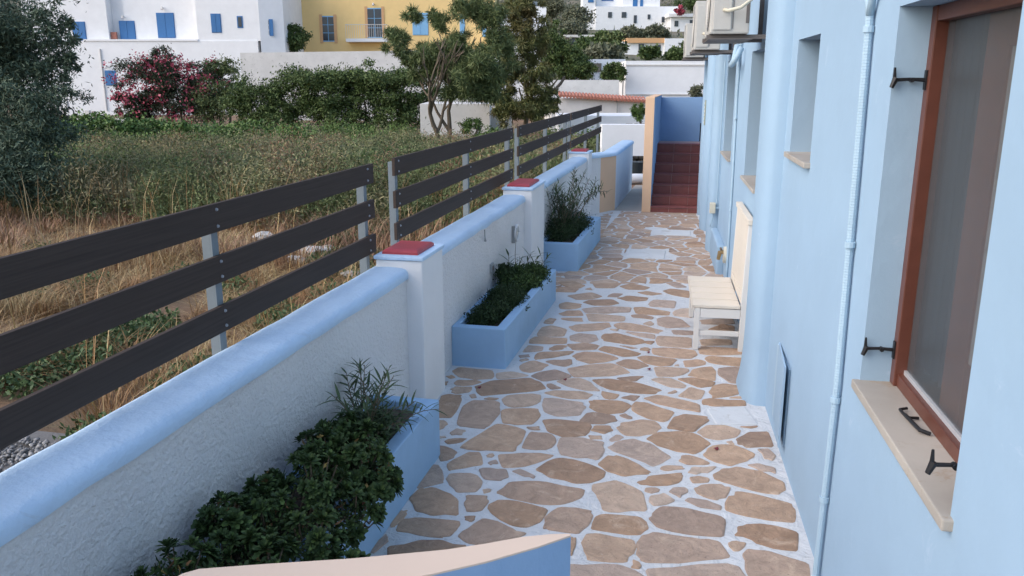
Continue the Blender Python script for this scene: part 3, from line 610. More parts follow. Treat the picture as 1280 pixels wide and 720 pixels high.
for p, u in S1:
    if p[0] < xin(p[1])+.03: p[0] = xin(p[1])+.03+.05*r2.random()
    if p[0] > -1.24: continue
    up_ = Vector(tuple(u+np.array([0, 0, .7])+.25*r2.normal(size=3))); qq = up_.to_track_quat('Z', 'Y'); s_ = .5+.55*r2.random(); me = ros[r2.integers(6)]; nros += 1
    if nros <= 290:
        o = bpy.data.objects.new('rosette', me); COL.objects.link(o); o.location = tuple(p); o.rotation_euler = qq.to_euler(); o.scale = (s_, s_, s_); put(o, shr)
    else:
        R_ = np.array(qq.to_matrix()); extra_ros.add([R_ @ np.array(vv.co)*s_+p for vv in me.vertices], [tuple(pl.vertices) for pl in me.polygons])
    if r2.random() < .5: mbs.tube([(p[0]*.35-1.68*.65, p[1]+.1*r2.normal(), .34), tuple(p-u*.05+(0, 0, -.06)), tuple(p)], [.006, .004, .003], 5, False)
extra_ros.build('more_rosettes', M['lv_dark'], shr, fix=False)['kind'] = 'stuff'
mbs.build('woody_stems', M['stem_brown'], shr, fix=False)['kind'] = 'stuff'
pp = np.concatenate([np.array(b_[:3])+unit(r2.normal(size=(260, 3)))*np.array(b_[3:6])*(.25+.5*r2.random((260, 1))) for b_ in SB]); pp = pp[(pp[:, 2] > .2) & (pp[:, 0] < -1.30) & (pp[:, 0] > -1.87)]
v, f = leaves(pp, .032, .012, 0, .5, r2); npmesh('inner_leaves', v, f, M['lv_dark'], shr, 'stuff')
v, f = leaves(pp[::40]+(0, 0, .03), .045, .016, 0, .2, r2); npmesh('withered_leaves', v, f, M['lv_dead'], shr, 'stuff')
# ---- leafy stems with separate long leaves
lm = []
for k in range(5):
    mb = MB(); L = 1.0; w_ = .15; bd = .10+.07*k
    xs = [0, .15, .4, .7, 1.0]; ws = [.02, .10, .15, .11, .0]
    vs = []
    for x, ww in zip(xs, ws): vs += [(x, -ww/2, -bd*x*x+.03*abs(ww)), (x, 0, -bd*x*x-.01), (x, ww/2, -bd*x*x+.03*abs(ww))]
    fs = []
    for i in range(4):
        for j in range(2): fs.append((3*i+j, 3*i+3+j, 3*i+4+j, 3*i+1+j))
    me = bpy.data.meshes.new('leaf'); me.from_pydata(vs, [], fs); me.materials.append(M['lv_ole']); lm.append(me)
def leafy(parent, base, tip, nl, ll, r_, bend=.15, rad=.004, objs=True, t0=.25):
    base = np.array(base, float); tip = np.array(tip, float); side = r_.normal(size=3)*bend*np.linalg.norm(tip-base)*.3
    P_ = lambda t: base*(1-t)+tip*t+side*sin(pi*t)*.7+np.array([0, 0, .10*sin(pi*t)*np.linalg.norm(tip-base)])
    stem = MB().tube([P_(t) for t in np.linspace(0, 1, 7)], np.linspace(rad, rad*.45, 7), 5).build('stem', M['stem_brown'], parent, smooth=True)
    acc = MB()
    for i in range(nl):
        t = t0+(1-t0)*(i+.5)/nl; p = P_(t); ax = unit((P_(min(1, t+.05))-P_(t-.05))[None])[0]; az = i*2.4+r_.normal()*.3
        a = np.cross(ax, [0, 0, 1.]); a = np.array([1., 0, 0]) if np.linalg.norm(a) < .1 else a/np.linalg.norm(a); b2 = np.cross(ax, a)
        d = (a*cos(az)+b2*sin(az))*.85+ax*.75+np.array([0, 0, .12]); q = Vector(tuple(d)).to_track_quat('X', 'Z'); s_ = ll*(.7+.5*r_.random())*(1 if t < .9 else .7)
        if objs:
            o = bpy.data.objects.new('leaf', lm[r_.integers(5)]); COL.objects.link(o); o.location = tuple(p); o.rotation_euler = q.to_euler(); o.scale = (s_, s_, s_); put(o, stem)
        else:
            R_ = np.array(q.to_matrix()); me = lm[r_.integers(5)]; acc.add([R_ @ np.array(vv.co)*s_+p for vv in me.vertices], [tuple(pl.vertices) for pl in me.polygons])
    if not objs: acc.build('leaves', M['lv_ole'], stem, fix=False)
    return stem
r3 = np.random.default_rng(21)
ol = root('narrow_leaved_bush', (-1.68, 4.25, .33), 'small narrow leaved bush at the far end of the nearest planter', 'bush')
for i in range(20):
    az = r3.random()*2*pi; rr = .08+.20*r3.random(); base = (-1.70+.04*r3.normal(), 4.0+.05*r3.normal(), .33); rr *= 1.45; tx = base[0]+rr*cos(az)*.8
    tip = (max(tx, -1.86), base[1]+rr*sin(az), .50+.26*r3.random()); leafy(ol, base, tip, 15, .10, r3)
leafy(ol, (-1.62, 4.2, .34), (-1.40, 4.38, .42), 10, .09, r3)
pp = blob_pts([(-1.70, 4.05, .42, .12, .16, .10)], 500, .3, 40, r3); pp = pp[(pp[:, 0] > -1.88) & (pp[:, 2] > .33)]
v, f = leaves(pp, .08, .014, .1, .2, r3); npmesh('inner_leaves', v, f, M['lv_ole'], ol, 'stuff')
# middle planter
def mound(name, blobs, n, ll, wd, material, label, cat, r_, zmin, base, xlim=(-1.86, -1.3)):
    q = root(name, base, label, cat); p = blob_pts(blobs, n, .16, 160, r_, .45); p = p[(p[:, 2] > zmin) & (p[:, 0] > xlim[0]) & (p[:, 0] < xlim[1])]
    v, f = leaves(p, ll, wd, 0, .7, r_); npmesh('foliage', v, f, material, q); return q
r4 = np.random.default_rng(31)
mound('mounded_plant', [(-1.70, 6.62, .32, .13, .17, .07), (-1.66, 6.85, .33, .14, .16, .09), (-1.58, 7.08, .34, .13, .15, .10), (-1.70, 7.15, .36, .11, .15, .11), (-1.60, 7.32, .34, .13, .15, .10)], 17000, .022, .010, M['lv_sedum'], 'low dark green mounded plant at the near end of the middle planter', 'plant', r4, .28, (-1.67, 6.9, .29))
mound('mounded_plant', [(-1.66, 7.62, .36, .13, .15, .11), (-1.54, 7.8, .35, .12, .14, .10), (-1.66, 8.0, .38, .13, .16, .11), (-1.54, 8.1, .36, .12, .14, .12), (-1.55, 8.33, .34, .10, .11, .08)], 15000, .026, .012, M['lv_dark'], 'bushier green mounded plant at the far end of the middle planter', 'plant', r4, .28, (-1.62, 8.0, .29))
rb = mound('round_cushion_plant', [(-1.76, 7.72, .45, .085, .10, .10)], 4000, .022, .012, M['lv_sedum'], 'small ball shaped dark plant against the wall in middle planter', 'plant', r4, .28, (-1.76, 7.7, .29))
tw = root('twiggy_seedling', (-1.7, 8.1, .29), 'thin upright seedlings with sparse leaves rising from the middle planter', 'plant')
MB().tube([(-1.72, 8.02, .3), (-1.73, 8.04, .6), (-1.72, 8.06, .86)], [.004, .003, .002], 5).build('bare_twig', M['stem_brown'], tw)
for b_, t_, n_ in (((-1.74, 7.9, .3), (-1.76, 7.88, .64), 8), ((-1.68, 8.2, .3), (-1.60, 8.22, .58), 10), ((-1.66, 8.3, .3), (-1.52, 8.40, .55), 9), ((-1.70, 8.15, .3), (-1.74, 8.3, .52), 7), ((-1.6, 8.4, .3), (-1.45, 8.42, .5), 7)):
    leafy(tw, b_, t_, n_, .115, r4, rad=.004)
# farthest planter
ob = root('leggy_oleander', (-1.68, 10.9, .30), 'leggy narrow leaved oleander in the farthest planter', 'oleander')
for i in range(34):
    y = 10.35+.75*r4.random(); az = r4.random()*2*pi; rr = .10+.22*r4.random(); hgt = .30+.42*r4.random()
    leafy(ob, (-1.66, y*.6+10.7*.4, .3), (max(-1.80, -1.66+rr*cos(az)), y+rr*sin(az), .3+hgt), 16, .115, r4, objs=False)
for tx, ty, tz in ((-1.60, 11.3, 1.12), (-1.50, 11.7, 1.05), (-1.38, 11.9, .92), (-1.30, 12.0, .80), (-1.55, 11.2, 1.0), (-1.42, 11.5, .98), (-1.66, 11.6, 1.08), (-1.22, 12.2, .72), (-1.28, 11.7, .88)):
    leafy(ob, (-1.62, 11.0, .3), (tx, ty, tz), 24, .115, r4, objs=False, t0=.4, rad=.007)
mound('dark_undergrowth', [(-1.60, 11.2, .36, .20, .5, .16), (-1.66, 10.6, .38, .18, .4, .18)], 9000, .035, .012, M['lv_sedum'], 'dark low undergrowth at the foot of the leggy oleander', 'plant', r4, .29, (-1.62, 11, .3))
# ================================================================== BLUE HOUSE ON THE RIGHT (frame RW: x outwards from path, y along)
house = root('blue_house', nrm(7, 1.5)+(0,), 'pale blue rendered house with deep window recesses and rounded wall columns', 'house')
N0 = .85
OPEN = [(2.28, 3.38, 1.115, 2.56, .125), (4.93, 5.68, 1.845, 2.545, .17), (7.32, 8.45, 1.39, 2.56, .17), (10.1, 11.27, 1.40, 2.53, .17), (12.25, 12.85, 1.5, 2.5, .17)]
mb = MB(RW); A = sorted(set([-2.0, 15.25]+[v for o in OPEN for v in o[:2]])); Zt = 4.0
for a0, a1 in zip(A[:-1], A[1:]):
    ops = [o for o in OPEN if o[0] <= a0+1e-6 and o[1] >= a1-1e-6]; zs = [(-.3, Zt)]
    if ops: o = ops[0]; zs = [(-.3, o[2]), (o[3], Zt)]
    for z0, z1 in zs: mb.add([(N0, a0, z0), (N0, a1, z0), (N0, a1, z1), (N0, a0, z1)], [(0, 1, 2, 3)])
for a0, a1, z0, z1, d in OPEN:
    n1 = N0+d+.03
    mb.add([(N0, a0, z0), (n1, a0, z0), (n1, a0, z1), (N0, a0, z1)], [(0, 1, 2, 3)]); mb.add([(N0, a1, z0), (n1, a1, z0), (n1, a1, z1), (N0, a1, z1)], [(3, 2, 1, 0)])
    mb.add([(N0, a0, z1), (N0, a1, z1), (n1, a1, z1), (n1, a0, z1)], [(0, 1, 2, 3)]); mb.add([(N0, a0, z0), (N0, a1, z0), (n1, a1, z0), (n1, a0, z0)], [(3, 2, 1, 0)])
mb.add([(N0, 15.25, -.3), (6, 15.25, -.3), (6, 15.25, Zt), (N0, 15.25, Zt)], [(3, 2, 1, 0)]); mb.add([(N0, -2, -.3), (6, -2, -.3), (6, -2, Zt), (N0, -2, Zt)], [(0, 1, 2, 3)])
mb.add([(6, -2, -.3), (6, 15.25, -.3), (6, 15.25, Zt), (6, -2, Zt)], [(0, 1, 2, 3)]); mb.add([(N0, -2, Zt), (6, -2, Zt), (6, 15.25, Zt), (N0, 15.25, Zt)], [(0, 1, 2, 3)])
mb.build('wall', M['housewall'], house, fix=False)
def column(a0, a1, n0, flare=0.0, z1=4.0):
    secs = []
    for z in list(np.linspace(-.2, .5, 8))+[1, 1.6, 2.2, 2.8, 3.4, z1]:
        fl = flare*math.exp(-max(z, 0)/.16); c = (a0+a1)/2; hw = (a1-a0)/2+fl; dep = N0+.02-n0+fl*.8; s = []
        for k in range(13):
            t = pi*k/12; s.append((N0+.02-dep*abs(sin(t))**.55, c-hw*np.sign(cos(t))*abs(cos(t))**.7, z))
        secs.append(s)
    o = MB(RW).sweep(secs).build('column', M['housewall'], house); smooth_angle(o, radians(50)); return o
column(5.93, 6.52, .72, .05); column(11.5, 12.0, .72); column(13.2, 13.8, .715); column(14.75, 15.27, .74)
MB(RW).box(.765, N0+.01, 10.15, 11.45, -.2, .36).build('plinth', M['housewall'], house, .03, seg=3)
# far recesses get a pane in a blue frame
for i, (a0, a1, z0, z1, d) in enumerate(OPEN[1:]):
    n1 = N0+d; wn = MB(RW).box(n1, n1+.04, a0+.001, a0+.06, z0+.001, z1-.001).box(n1, n1+.04, a1-.06, a1-.001, z0+.001, z1-.001).box(n1, n1+.04, a0+.06, a1-.06, z0+.001, z0+.06).box(n1, n1+.04, a0+.06, a1-.06, z1-.06, z1-.001).build('window', M['wood'], house)
    MB(RW).box(n1+.012, n1+.02, a0+.06, a1-.06, z0+.06, z1-.06).build('pane', M['glass_dark'], wn)
    sl = MB(RW).box(N0-.035, n1-.002, a0-.02, a1+.02, z0-.028, z0+.004).build('window_sill', M['marble'], house, .005)
# nearest window
a0, a1, z0, z1, d = OPEN[0]; n1 = N0+d-.012
MB(RW).box(N0-.03, N0+d+.02, a0-.03, a1+.012, z0-.032, z0+.004).build('window_sill', M['marble'], house, .006)
wf = MB(RW).box(n1, n1+.07, a1-.052, a1+.004, z0+.004, z1-.001).box(n1, n1+.07, a0-.004, a0+.05, z0+.004, z1-.001).box(n1+.004, n1+.07, a0+.05, a1-.052, z1-.055, z1-.001).build('window', M['wood'], house, .004)
MB(RW).box(n1+.012, n1+.066, a0+.05, a1-.052, z0+.005, z0+.055).build('bottom_rail', M['wood'], wf, .003)
MB(RW).box(n1+.035, n1+.05, a0+.05, a1-.052, z0+.055, z0+.072).build('track', M['alu'], wf)
MB(RW).box(n1+.045, n1+.047, a0+.05, a1-.052, z0+.072, z1-.055).build('screen', M['screen'], wf)
sash = n1+.075
MB(RW).box(sash, sash+.05, 2.84, 3.03, z0+.02, z1-.02).box(sash, sash+.05, a0, 2.84, z0+.02, z0+.27).box(sash, sash+.05, a0, 2.84, z1-.16, z1-.02).build('sash', M['wood_dark'], wf, .004)
MB(RW).box(sash+.01, sash+.045, 2.80, 2.84, z0+.27, z1-.16).box(sash+.01, sash+.045, 2.70, 2.725, z0+.27, z1-.16).build('pale_bead', M['oldwhite'], wf)
for nn, aa0, aa1, m_, nm in ((sash+.10, a0-.2, 2.80, M['curtain'], 'curtain'), (sash+.16, 3.0, 3.9, M['curtain_dark'], 'curtain')):
    mb = MB(RW); pts = [(nn+.014*sin(i*1.35), aa0+(aa1-aa0)*i/48) for i in range(49)]
    mb.add([(n_, a, z0-.05) for n_, a in pts]+[(n_, a, z1+.05) for n_, a in pts], [(i, i+1, 50+i, 49+i) for i in range(48)]); mb.build(nm, m_, wf, smooth=True, fix=False)
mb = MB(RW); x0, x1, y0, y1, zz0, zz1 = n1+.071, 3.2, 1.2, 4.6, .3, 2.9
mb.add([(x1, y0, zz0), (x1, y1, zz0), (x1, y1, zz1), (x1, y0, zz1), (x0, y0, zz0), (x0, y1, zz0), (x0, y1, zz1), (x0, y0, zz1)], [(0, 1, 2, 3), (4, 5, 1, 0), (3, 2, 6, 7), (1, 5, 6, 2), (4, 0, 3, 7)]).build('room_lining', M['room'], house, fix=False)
def holder(a, z, n_, s, lay=False):
    w_ = lambda dn, da, dz: (n_+dn*s, a+da, z+dz)
    mb = MB(RW); mb.box(n_-.006, n_+.006, a-.012, a+.012, z-.035, z+.035)
    mb.tube([(n_-.004, a, z), (n_-.055, a, z+.003), (n_-.11, a, z)], [.008, .006, .007], 7); mb.tube([(n_-.11, a, z-.006), (n_-.112, a, z+.045)], [.008, .004], 6)
    mb.tube([(n_-.105, a, z+.008), (n_-.118, a, z-.028)], [.012, .008], 7); mb.tube([(n_-.05, a-.012, z), (n_-.05, a+.012, z)], .009, 7)
    return mb.build('shutter_hook', M['iron'], wf)
holder(3.36, 2.30, n1, 1); holder(3.36, 1.26, n1, 1); holder(2.31, 1.255, N0+.055, 1)
mb = MB(RW); zc = z0+.012; mb.tube([(n1-.002, 2.98, zc), (n1-.045, 2.97, zc+.004), (n1-.05, 3.04, zc+.006), (n1-.02, 3.06, zc+.004)], .0055, 6); mb.tube([(n1-.002, 2.84, zc), (n1-.035, 2.85, zc+.008), (n1-.042, 2.92, zc+.008), (n1-.045, 2.99, zc+.006)], .007, 6); mb.build('window_catch', M['iron'], wf)
# conduits
def conduit(pts, rad, label, corr=True, clips=()):
    q = root('conduit_pipe', tuple(RW @ np.array(pts[0])), label, 'pipe'); P_ = []; R_ = []
    for i in range(len(pts)-1):
        p0, p1_ = np.array(pts[i]), np.array(pts[i+1]); L = np.linalg.norm(p1_-p0); k = int(L/.006) if corr else 6
        for t in range(k): P_.append(p0+(p1_-p0)*t/k); R_.append(rad*(1+(.05 if (len(P_)//1) % 2 else -.03)) if corr else rad)
    P_.append(np.array(pts[-1])); R_.append(rad)
    MB(RW).tube(P_, R_, 8).build('pipe_run', M['conduit'], q, smooth=not corr)
    for c in clips: MB(RW).tube([(pts[0][0], c[0], c[1]-.012), (pts[0][0], c[0], c[1]+.012)], rad*1.45, 10).build('clip', M['conduit'], q)
    return q
c1 = conduit([(N0-.022, 3.71, .0), (N0-.022, 3.66, 1.0), (N0-.022, 3.70, 1.9), (N0-.022, 3.74, 2.56)], .0155, 'corrugated pale blue conduit beside the nearest window', True, [(3.69, .42), (3.665, .92), (3.68, 1.62), (3.735, 2.5)])
MB(RW).tube([(N0-.022, 3.74, 2.55), (N0-.024, 3.71, 2.62), (N0-.024, 3.55, 2.74), (N0-.024, 3.2, 2.95)], .0155, 8).build('branch', M['conduit'], c1, smooth=True)
MB(RW).tube([(N0-.022, 3.74, 2.55), (N0-.024, 3.78, 2.62), (N0-.024, 3.84, 2.72), (N0-.024, 3.86, 3.0)], .0155, 8).build('branch', M['conduit'], c1, smooth=True)
conduit([(N0-.014, 9.45, .05), (N0-.014, 9.5, 1.3), (N0-.014, 9.6, 2.1), (N0-.014, 9.55, 2.55), (N0-.02, 9.4, 2.68)], .014, 'thin blue conduit between third and fourth window from the near end', False, [(9.47, .9), (9.55, 1.9)])
conduit([(N0-.10, 11.44, .37), (N0-.03, 11.44, .7), (N0-.03, 11.44, 2.55)], .008, 'thinnest blue cable pipe ending in a cream junction box', False)
jb = root('junction_box', nrm(11.44, .8)+(.62,), 'small cream junction box low on blue wall behind the bench', 'box')
MB(RW).box(N0-.12, N0-.045, 11.38, 11.47, .56, .70).build('cover', M['boxcream'], jb, .008); MB(RW).tube([(N0-.05, 11.42, .63), (N0, 11.42, .63)], .02, 8).build('stub', M['conduit'], jb)
# tap box
tb = root('garden_tap', nrm(9.9, .8)+(.3,), 'weathered brass tap with round cover on blue wall behind the bench', 'tap')
MB(RW).tube([(N0, 9.9, .30), (N0-.03, 9.9, .30)], [.10, .095], 14).build('backplate', M['boxcream'], tb); MB(RW).tube([(N0-.03, 9.9, .33), (N0-.07, 9.9, .33), (N0-.085, 9.9, .24)], [.03, .028, .02], 8).build('spout', M['brass'], tb)
MB(RW).tube([(N0-.06, 9.86, .37), (N0-.06, 9.94, .37)], .014, 6).build('handle', M['stem_brown'], tb)
# access door low on the wall
ad = root('access_door', nrm(5.1, .85)+(.12,), 'shallow pale blue access door low on house wall, left slightly ajar', 'hatch')
MB(RW).box(N0-.008, N0+.004, 4.98, 5.50, .10, .60).build('frame', M['conduit'], ad, .003)
mb = MB(RW); mb.prism([(N0-.010, 5.43), (N0-.045, 4.93), (N0-.033, 4.93), (N0-.001, 5.43)], .11, .63); mb.build('door', M['housewall'], ad)
# wall vent
vt = root('wall_vent', nrm(13.5, .7)+(1.8,), 'narrow greenish vent strip on the farthest pale column', 'vent')
MB(RW).box(.700, .722, 13.42, 13.52, 1.62, 2.00).build('vent_frame', M['greenish'], vt, .004)
for k in range(6): MB(RW).box(.694, .700, 13.43, 13.51, 1.645+k*.058, 1.675+k*.058).build('slat', M['boxcream'], vt)
# ---- air conditioners
def aircon(a, label, zb=2.63, hgt=.56, ln=.78, n0=.37, big=True):
    q = root('air_conditioner', nrm(a, .55)+(zb,), label, 'air conditioner', 'air conditioners on the house wall')
    body = MB(RW).box(n0, n0+.30, a, a+ln, zb+.02, zb+hgt).build('casing', M['ac'], q, .014)
    MB(RW).box(n0+.02, n0+.16, a-.012, a+.001, zb+.05, zb+hgt-.05).build('service_cover', M['ac'], q, .006)
    MB(RW).box(n0+.17, n0+.175, a-.004, a+.001, zb+.06, zb+hgt-.06).box(n0+.27, n0+.295, a-.003, a+.001, zb+.10, zb+hgt-.1).build('side_groove', M['ac_dark'], q)
    g_ = MB(RW); 
    for k in range(9):
        r_ = .03+.022*k; g_.tube([(n0-.006, a+.3+r_*cos(t), zb+.29+r_*sin(t)) for t in np.linspace(0, 2*pi, 19)], .003, 4)
    g_.build('fan_grille', M['ac'], q)
    MB(RW).tube([(n0-.001, a+.3, zb+.29), (n0-.004, a+.3, zb+.29)], .235, 24).build('fan_opening', M['ac_fin'], q)
    for s_ in (a+.06, a+ln-.1):
        MB(RW).box(n0-.02, N0, s_, s_+.035, zb-.015, zb+.018).box(N0-.035, N0, s_, s_+.035, zb+.018, zb+.45).build('bracket', M['ac_dark'], q)
    MB(RW).box(n0-.01, n0+.33, a-.02, a+ln+.02, zb-.02, zb-.016+.002).build('drip_tray', M['ac_dark'], q)
    MB(RW).tube([(n0+.10, a-.012, zb+.20), (n0+.13, a-.07, zb+.19), (n0+.22, a-.09, zb+.21), (n0+.31, a-.08, zb+.28), (n0+.34, a-.05, zb+.42), (n0+.34, a-.03, zb+.8)], .014, 8).build('insulated_pipe', M['boxcream'], q, smooth=True)
    return q
aircon(7.0, 'nearest and largest wall mounted air conditioner above the bench', ln=.82)
aircon(10.25, 'middle wall mounted air conditioner, partly behind the nearest one', zb=2.62)
aircon(14.05, 'farthest and smallest looking wall mounted air conditioner', zb=2.63, hgt=.54)
lp = root('loose_pipe_bundle', nrm(9.3, .8)+(2.6,), 'loop of thick white insulated pipe under the middle air conditioner', 'pipe')
MB(RW).tube([(N0-.04, 9.15, 2.62), (N0-.10, 9.1, 2.50), (N0-.12, 9.3, 2.45), (N0-.08, 9.5, 2.50), (N0-.05, 9.55, 2.66)], .030, 8).build('pipe_loop', M['conduit'], lp, smooth=True)
# ================================================================== BENCH
bn = root('wooden_bench', nrm(7.65, .6)+(0,), 'cream painted wooden slat bench against the blue house wall', 'bench')
A0, A1 = 7.12, 8.22; nf, nb = .375, .80
for a in (A0, A1-.05):
    MB(RW).box(nf+.005, nf+.05, a, a+.05, .005, .385).build('leg', M['benchwhite'], bn, .004)
    MB(RW).sweep([[(n_, a, z), (n_+.05, a, z), (n_+.05, a+.05, z), (n_, a+.05, z)] for n_, z in ((nb-.035, .005), (nb-.035, .42), (nb-.015, 1.13))]).build('leg', M['benchwhite'], bn, .004)
    MB(RW).box(nf+.052, nb-.037, a+.008, a+.042, .14, .18).build('stretcher', M['benchwhite'], bn, .003)
    MB(RW).box(nf+.052, nb-.037, a+.004, a+.046, .30, .382).build('apron', M['benchwhite'], bn, .003)
MB(RW).box(nf+.008, nf+.045, A0+.052, A1-.052, .30, .382).build('apron', M['benchwhite'], bn, .003)
# seat boards run front to back, seen end on from the near side
na = 5; wA = (A1-A0+.02)/na
for k in range(na):
    MB(RW).box(nf-.012, nb-.04, A0-.01+k*wA+.007, A0-.01+(k+1)*wA-.007, .388, .415+random.uniform(-.001, .001)).build('seat_slat', M['cream'], bn, .004)
MB(RW).box(nf-.022, nf-.0125, A0-.015, A1+.015, .372, .413).build('front_edging', M['cream'], bn, .003)
# back: top rail, bottom rail, upright boards
lean = lambda z: nb-.035+.02*(z-.42)/.71
MB(RW).box(lean(1.1)-.012, lean(1.1)+.045, A0-.012, A1+.012, 1.12, 1.165).build('top_rail', M['cream'], bn, .006)
MB(RW).box(lean(.45)-.004, lean(.45)+.03, A0+.052, A1-.052, .43, .50).build('back_rail', M['cream'], bn, .004)
k = 7; wB = (A1-A0-.10)/k
for i in range(k):
    y0, y1 = A0+.05+i*wB+.004, A0+.05+(i+1)*wB-.004
    MB(RW).sweep([[(lean(z), y0, z), (lean(z)+.018, y0, z), (lean(z)+.018, y1, z), (lean(z), y1, z)] for z in (.502, 1.118)]).build('back_board', M['cream'], bn, .003)
mp_ = root('rolled_fitting', nrm(8.0, .8)+(0,), 'small blue grey pipe stub standing under the bench by the wall', 'pipe')
MB(RW).tube([(.80, 8.35, 0), (.80, 8.35, .24)], .03, 10).build('pipe_stub', M['conduit'], mp_)
# ================================================================== STAIRS AT THE END
stf = root('tiled_staircase', (-.35, 15.8, 0), 'oxblood tiled staircase climbing at the end of the path', 'staircase')
Ys = 15.0; zt = .10; x0, x1 = -.75, .22; rise = .165; run = .285
for k in range(7):
    yk = Ys+k*run if k == 0 else Ys+.02+k*run; z0_ = -.1 if k == 0 else zt+(k-1)*rise; z1_ = zt+k*rise
    stp = MB().box(x0, x1, yk+.008, Ys+8*run+.4, z0_ if k == 0 else z0_, z1_-.012).build('step', M['tile_joint'], stf)
    nx = 3; wx = (x1-x0)/nx
    for i in range(nx):
        MB().box(x0+i*wx+.004, x0+(i+1)*wx-.004, yk, yk+.007, z0_+.004 if k else .006, z1_-.022).build('riser_tile', M['stair_tile'], stp)
        MB().box(x0+i*wx+.003, x0+(i+1)*wx-.003, yk-.012, yk+run+.0, z1_-.012, z1_+.002 if k < 6 else z1_+.002).build('tread_tile', M['stair_tile'], stp, .003)
sp = root('stair_parapet', (-.82, 16, 0), 'blue and peach parapet wall along the left of the tiled stairs', 'wall')
MB().box(-.90, -.752, 15.0, 17.9, -.2, 2.0).build('parapet_wall', [M['deepblue']], sp)
MB().box(-.905, -.748, 14.985, 15.0, -.05, 2.008).build('peach_end', M['peach'], sp, .006)
MB().box(-.905, -.748, 15.0, 17.95, 2.0, 2.012).build('peach_top', M['peach'], sp)
bw = root('stair_back_wall', (-.2, 17.8, 0), 'smooth deeper blue wall closing the top of the tiled stairs', 'wall')
mb = MB(); n_ = 16; top = [(-.751+(1.6)*i/n_, 1.955+.06*(i/n_)**3) for i in range(n_+1)]
vs = [(x, y, -.2) for y in (17.7, 17.9) for x, z in top]+[(x, y, z) for y in (17.7, 17.9) for x, z in top]; m_ = n_+1
fs = [(i, i+1, 2*m_+i+1, 2*m_+i) for i in range(n_)]+[(m_+i+1, m_+i, 3*m_+i, 3*m_+i+1) for i in range(n_)]+[(2*m_+i, 2*m_+i+1, 3*m_+i+1, 3*m_+i) for i in range(n_)]
mb.add(vs, fs).build('rendered_wall', M['deepblue'], bw, fix=False)
MB().tube([(.06, 17.6, 1.09), (.06, 17.6, 1.45)], .012, 6).build('rail_post', M['iron'], bw)
# ================================================================== NEAR PARAPET
np_ = root('curved_parapet', (-.8, 2.0, 0), 'curved peach topped blue parapet in the foreground', 'wall')
ZP = .95
farE = [(150, 760), (190, 738), (228, 717), (249, 711), (330, 705), (440, 698), (557, 687), (610, 679), (653, 671), (690, 667.5), (712, 667)]
nearE = [(713.5, 669), (673, 683), (607, 702), (537, 718), (430, 735), (320, 752), (230, 775)]
poly = [tuple(G(x, y, ZP)[:2]) for x, y in farE+nearE][::-1]
mb = MB(); n_ = len(poly); mb.add([(x, y, -.1) for x, y in poly]+[(x, y, ZP-.006) for x, y in poly], [(i, (i+1) % n_, n_+(i+1) % n_, n_+i) for i in range(n_)]).build('parapet_wall', M['deepblue'], np_)
cx = np.mean([p[0] for p in poly]); cy = np.mean([p[1] for p in poly])
MB().prism(poly, ZP-.006, ZP).build('peach_top', M['peach_top'], np_)
# fallen petals
for i, (px, py) in enumerate(((599, 486), (706, 476), (810, 442), (811, 463), (895, 563))):
    c = G(px, py); lab = ['dried red petal lying by the corner of the middle planter', 'dried petal on a long stone in the middle of path', 'farthest dried petal, near the front leg of the bench', 'dried petal on a white joint left of the bench', 'nearest dried petal, on a rounded brown stone'][i]
    mb = MB(); k = 7; ring = [(c[0]+.016*cos(t)*(1+.3*sin(3*t)), c[1]+.022*sin(t), .014+.006*sin(2*t)) for t in np.linspace(0, 2*pi, k, endpoint=False)]
    mb.add([(c[0], c[1], .012)]+ring, [(0, 1+j, 1+(j+1) % k) for j in range(k)]); o = mb.build('fallen_petal', M['petal']); tag(o, lab, 'petal', 'fallen petals on the path')
# ================================================================== FIELD
def scatter(n, x0, x1, y0, y1, seed, thr=0, sc=.8):
    r_ = np.random.default_rng(seed); x = r_.uniform(x0, x1, n*2); y = y0+(y1-y0)*r_.random(n*2)
    k = vnoise(x*sc+50, y*sc+50, seed) > thr; k &= (x < -2.32) & ((y > 4.45+.25*np.sin(x*4)+.3*vnoise(x*3, y*3, 5)) | (x < -5.3))
    k &= np.abs(x-(-0.0)) < y*1.02+2.0; return np.c_[x[k], y[k]][:n]
def gz(xy): return np.full(len(xy), -.10)
def tufts(name, n, k, x0, x1, y0, y1, seed, thr, sc, h, hvar, wd, lean, material, label, rad=.07, cat='weeds'):
    c = scatter(n, x0, x1, y0, y1, seed, thr, sc); r_ = np.random.default_rng(seed+500)
    hh = h*(1-hvar+2*hvar*vnoise(c[:, 0]*.45+3, c[:, 1]*.45, seed+1))*(.55+.7*r_.random(len(c)))
    xy = np.repeat(c, k, 0); o_ = r_.normal(size=xy.shape)*rad; return grass(name, xy+o_, gz(xy), np.repeat(hh, k), wd, lean, material, label, cat, dirs=o_)
xy = scatter(112000, -14, -2.32, 1.2, 13.5, 1, .40, .9)
grass('dry_grass', xy, gz(xy), (.09+.13*vnoise(xy[:, 0]*.9, xy[:, 1]*.9, 12))*(1-.6*np.clip((xy[:, 1]-9)/2, 0, 1)), .0065, 2.8, M['straw'], 'matted straw coloured dry grass just beyond the fence')
tufts('straw_tufts', 1100, 26, -12, -2.35, 4.3, 10.5, 21, .45, 1.0, .24, .5, .006, 1.3, M['straw'], 'loose tufts of taller straw in the dry grass', .05, 'grass')
tufts('rusty_weeds', 1300, 24, -26, -3.0, 9.5, 17, 3, .42, .45, .30, .5, .010, 1.0, M['rustweed'], 'rust brown dead weeds in the middle of the field', .12)
tufts('olive_weeds', 1500, 12, -34, -2.6, 12.5, 33, 4, .36, .30, .72, .6, .013, .8, M['lv_fine'], 'olive green weeds of uneven height covering the far half of the field', .14)
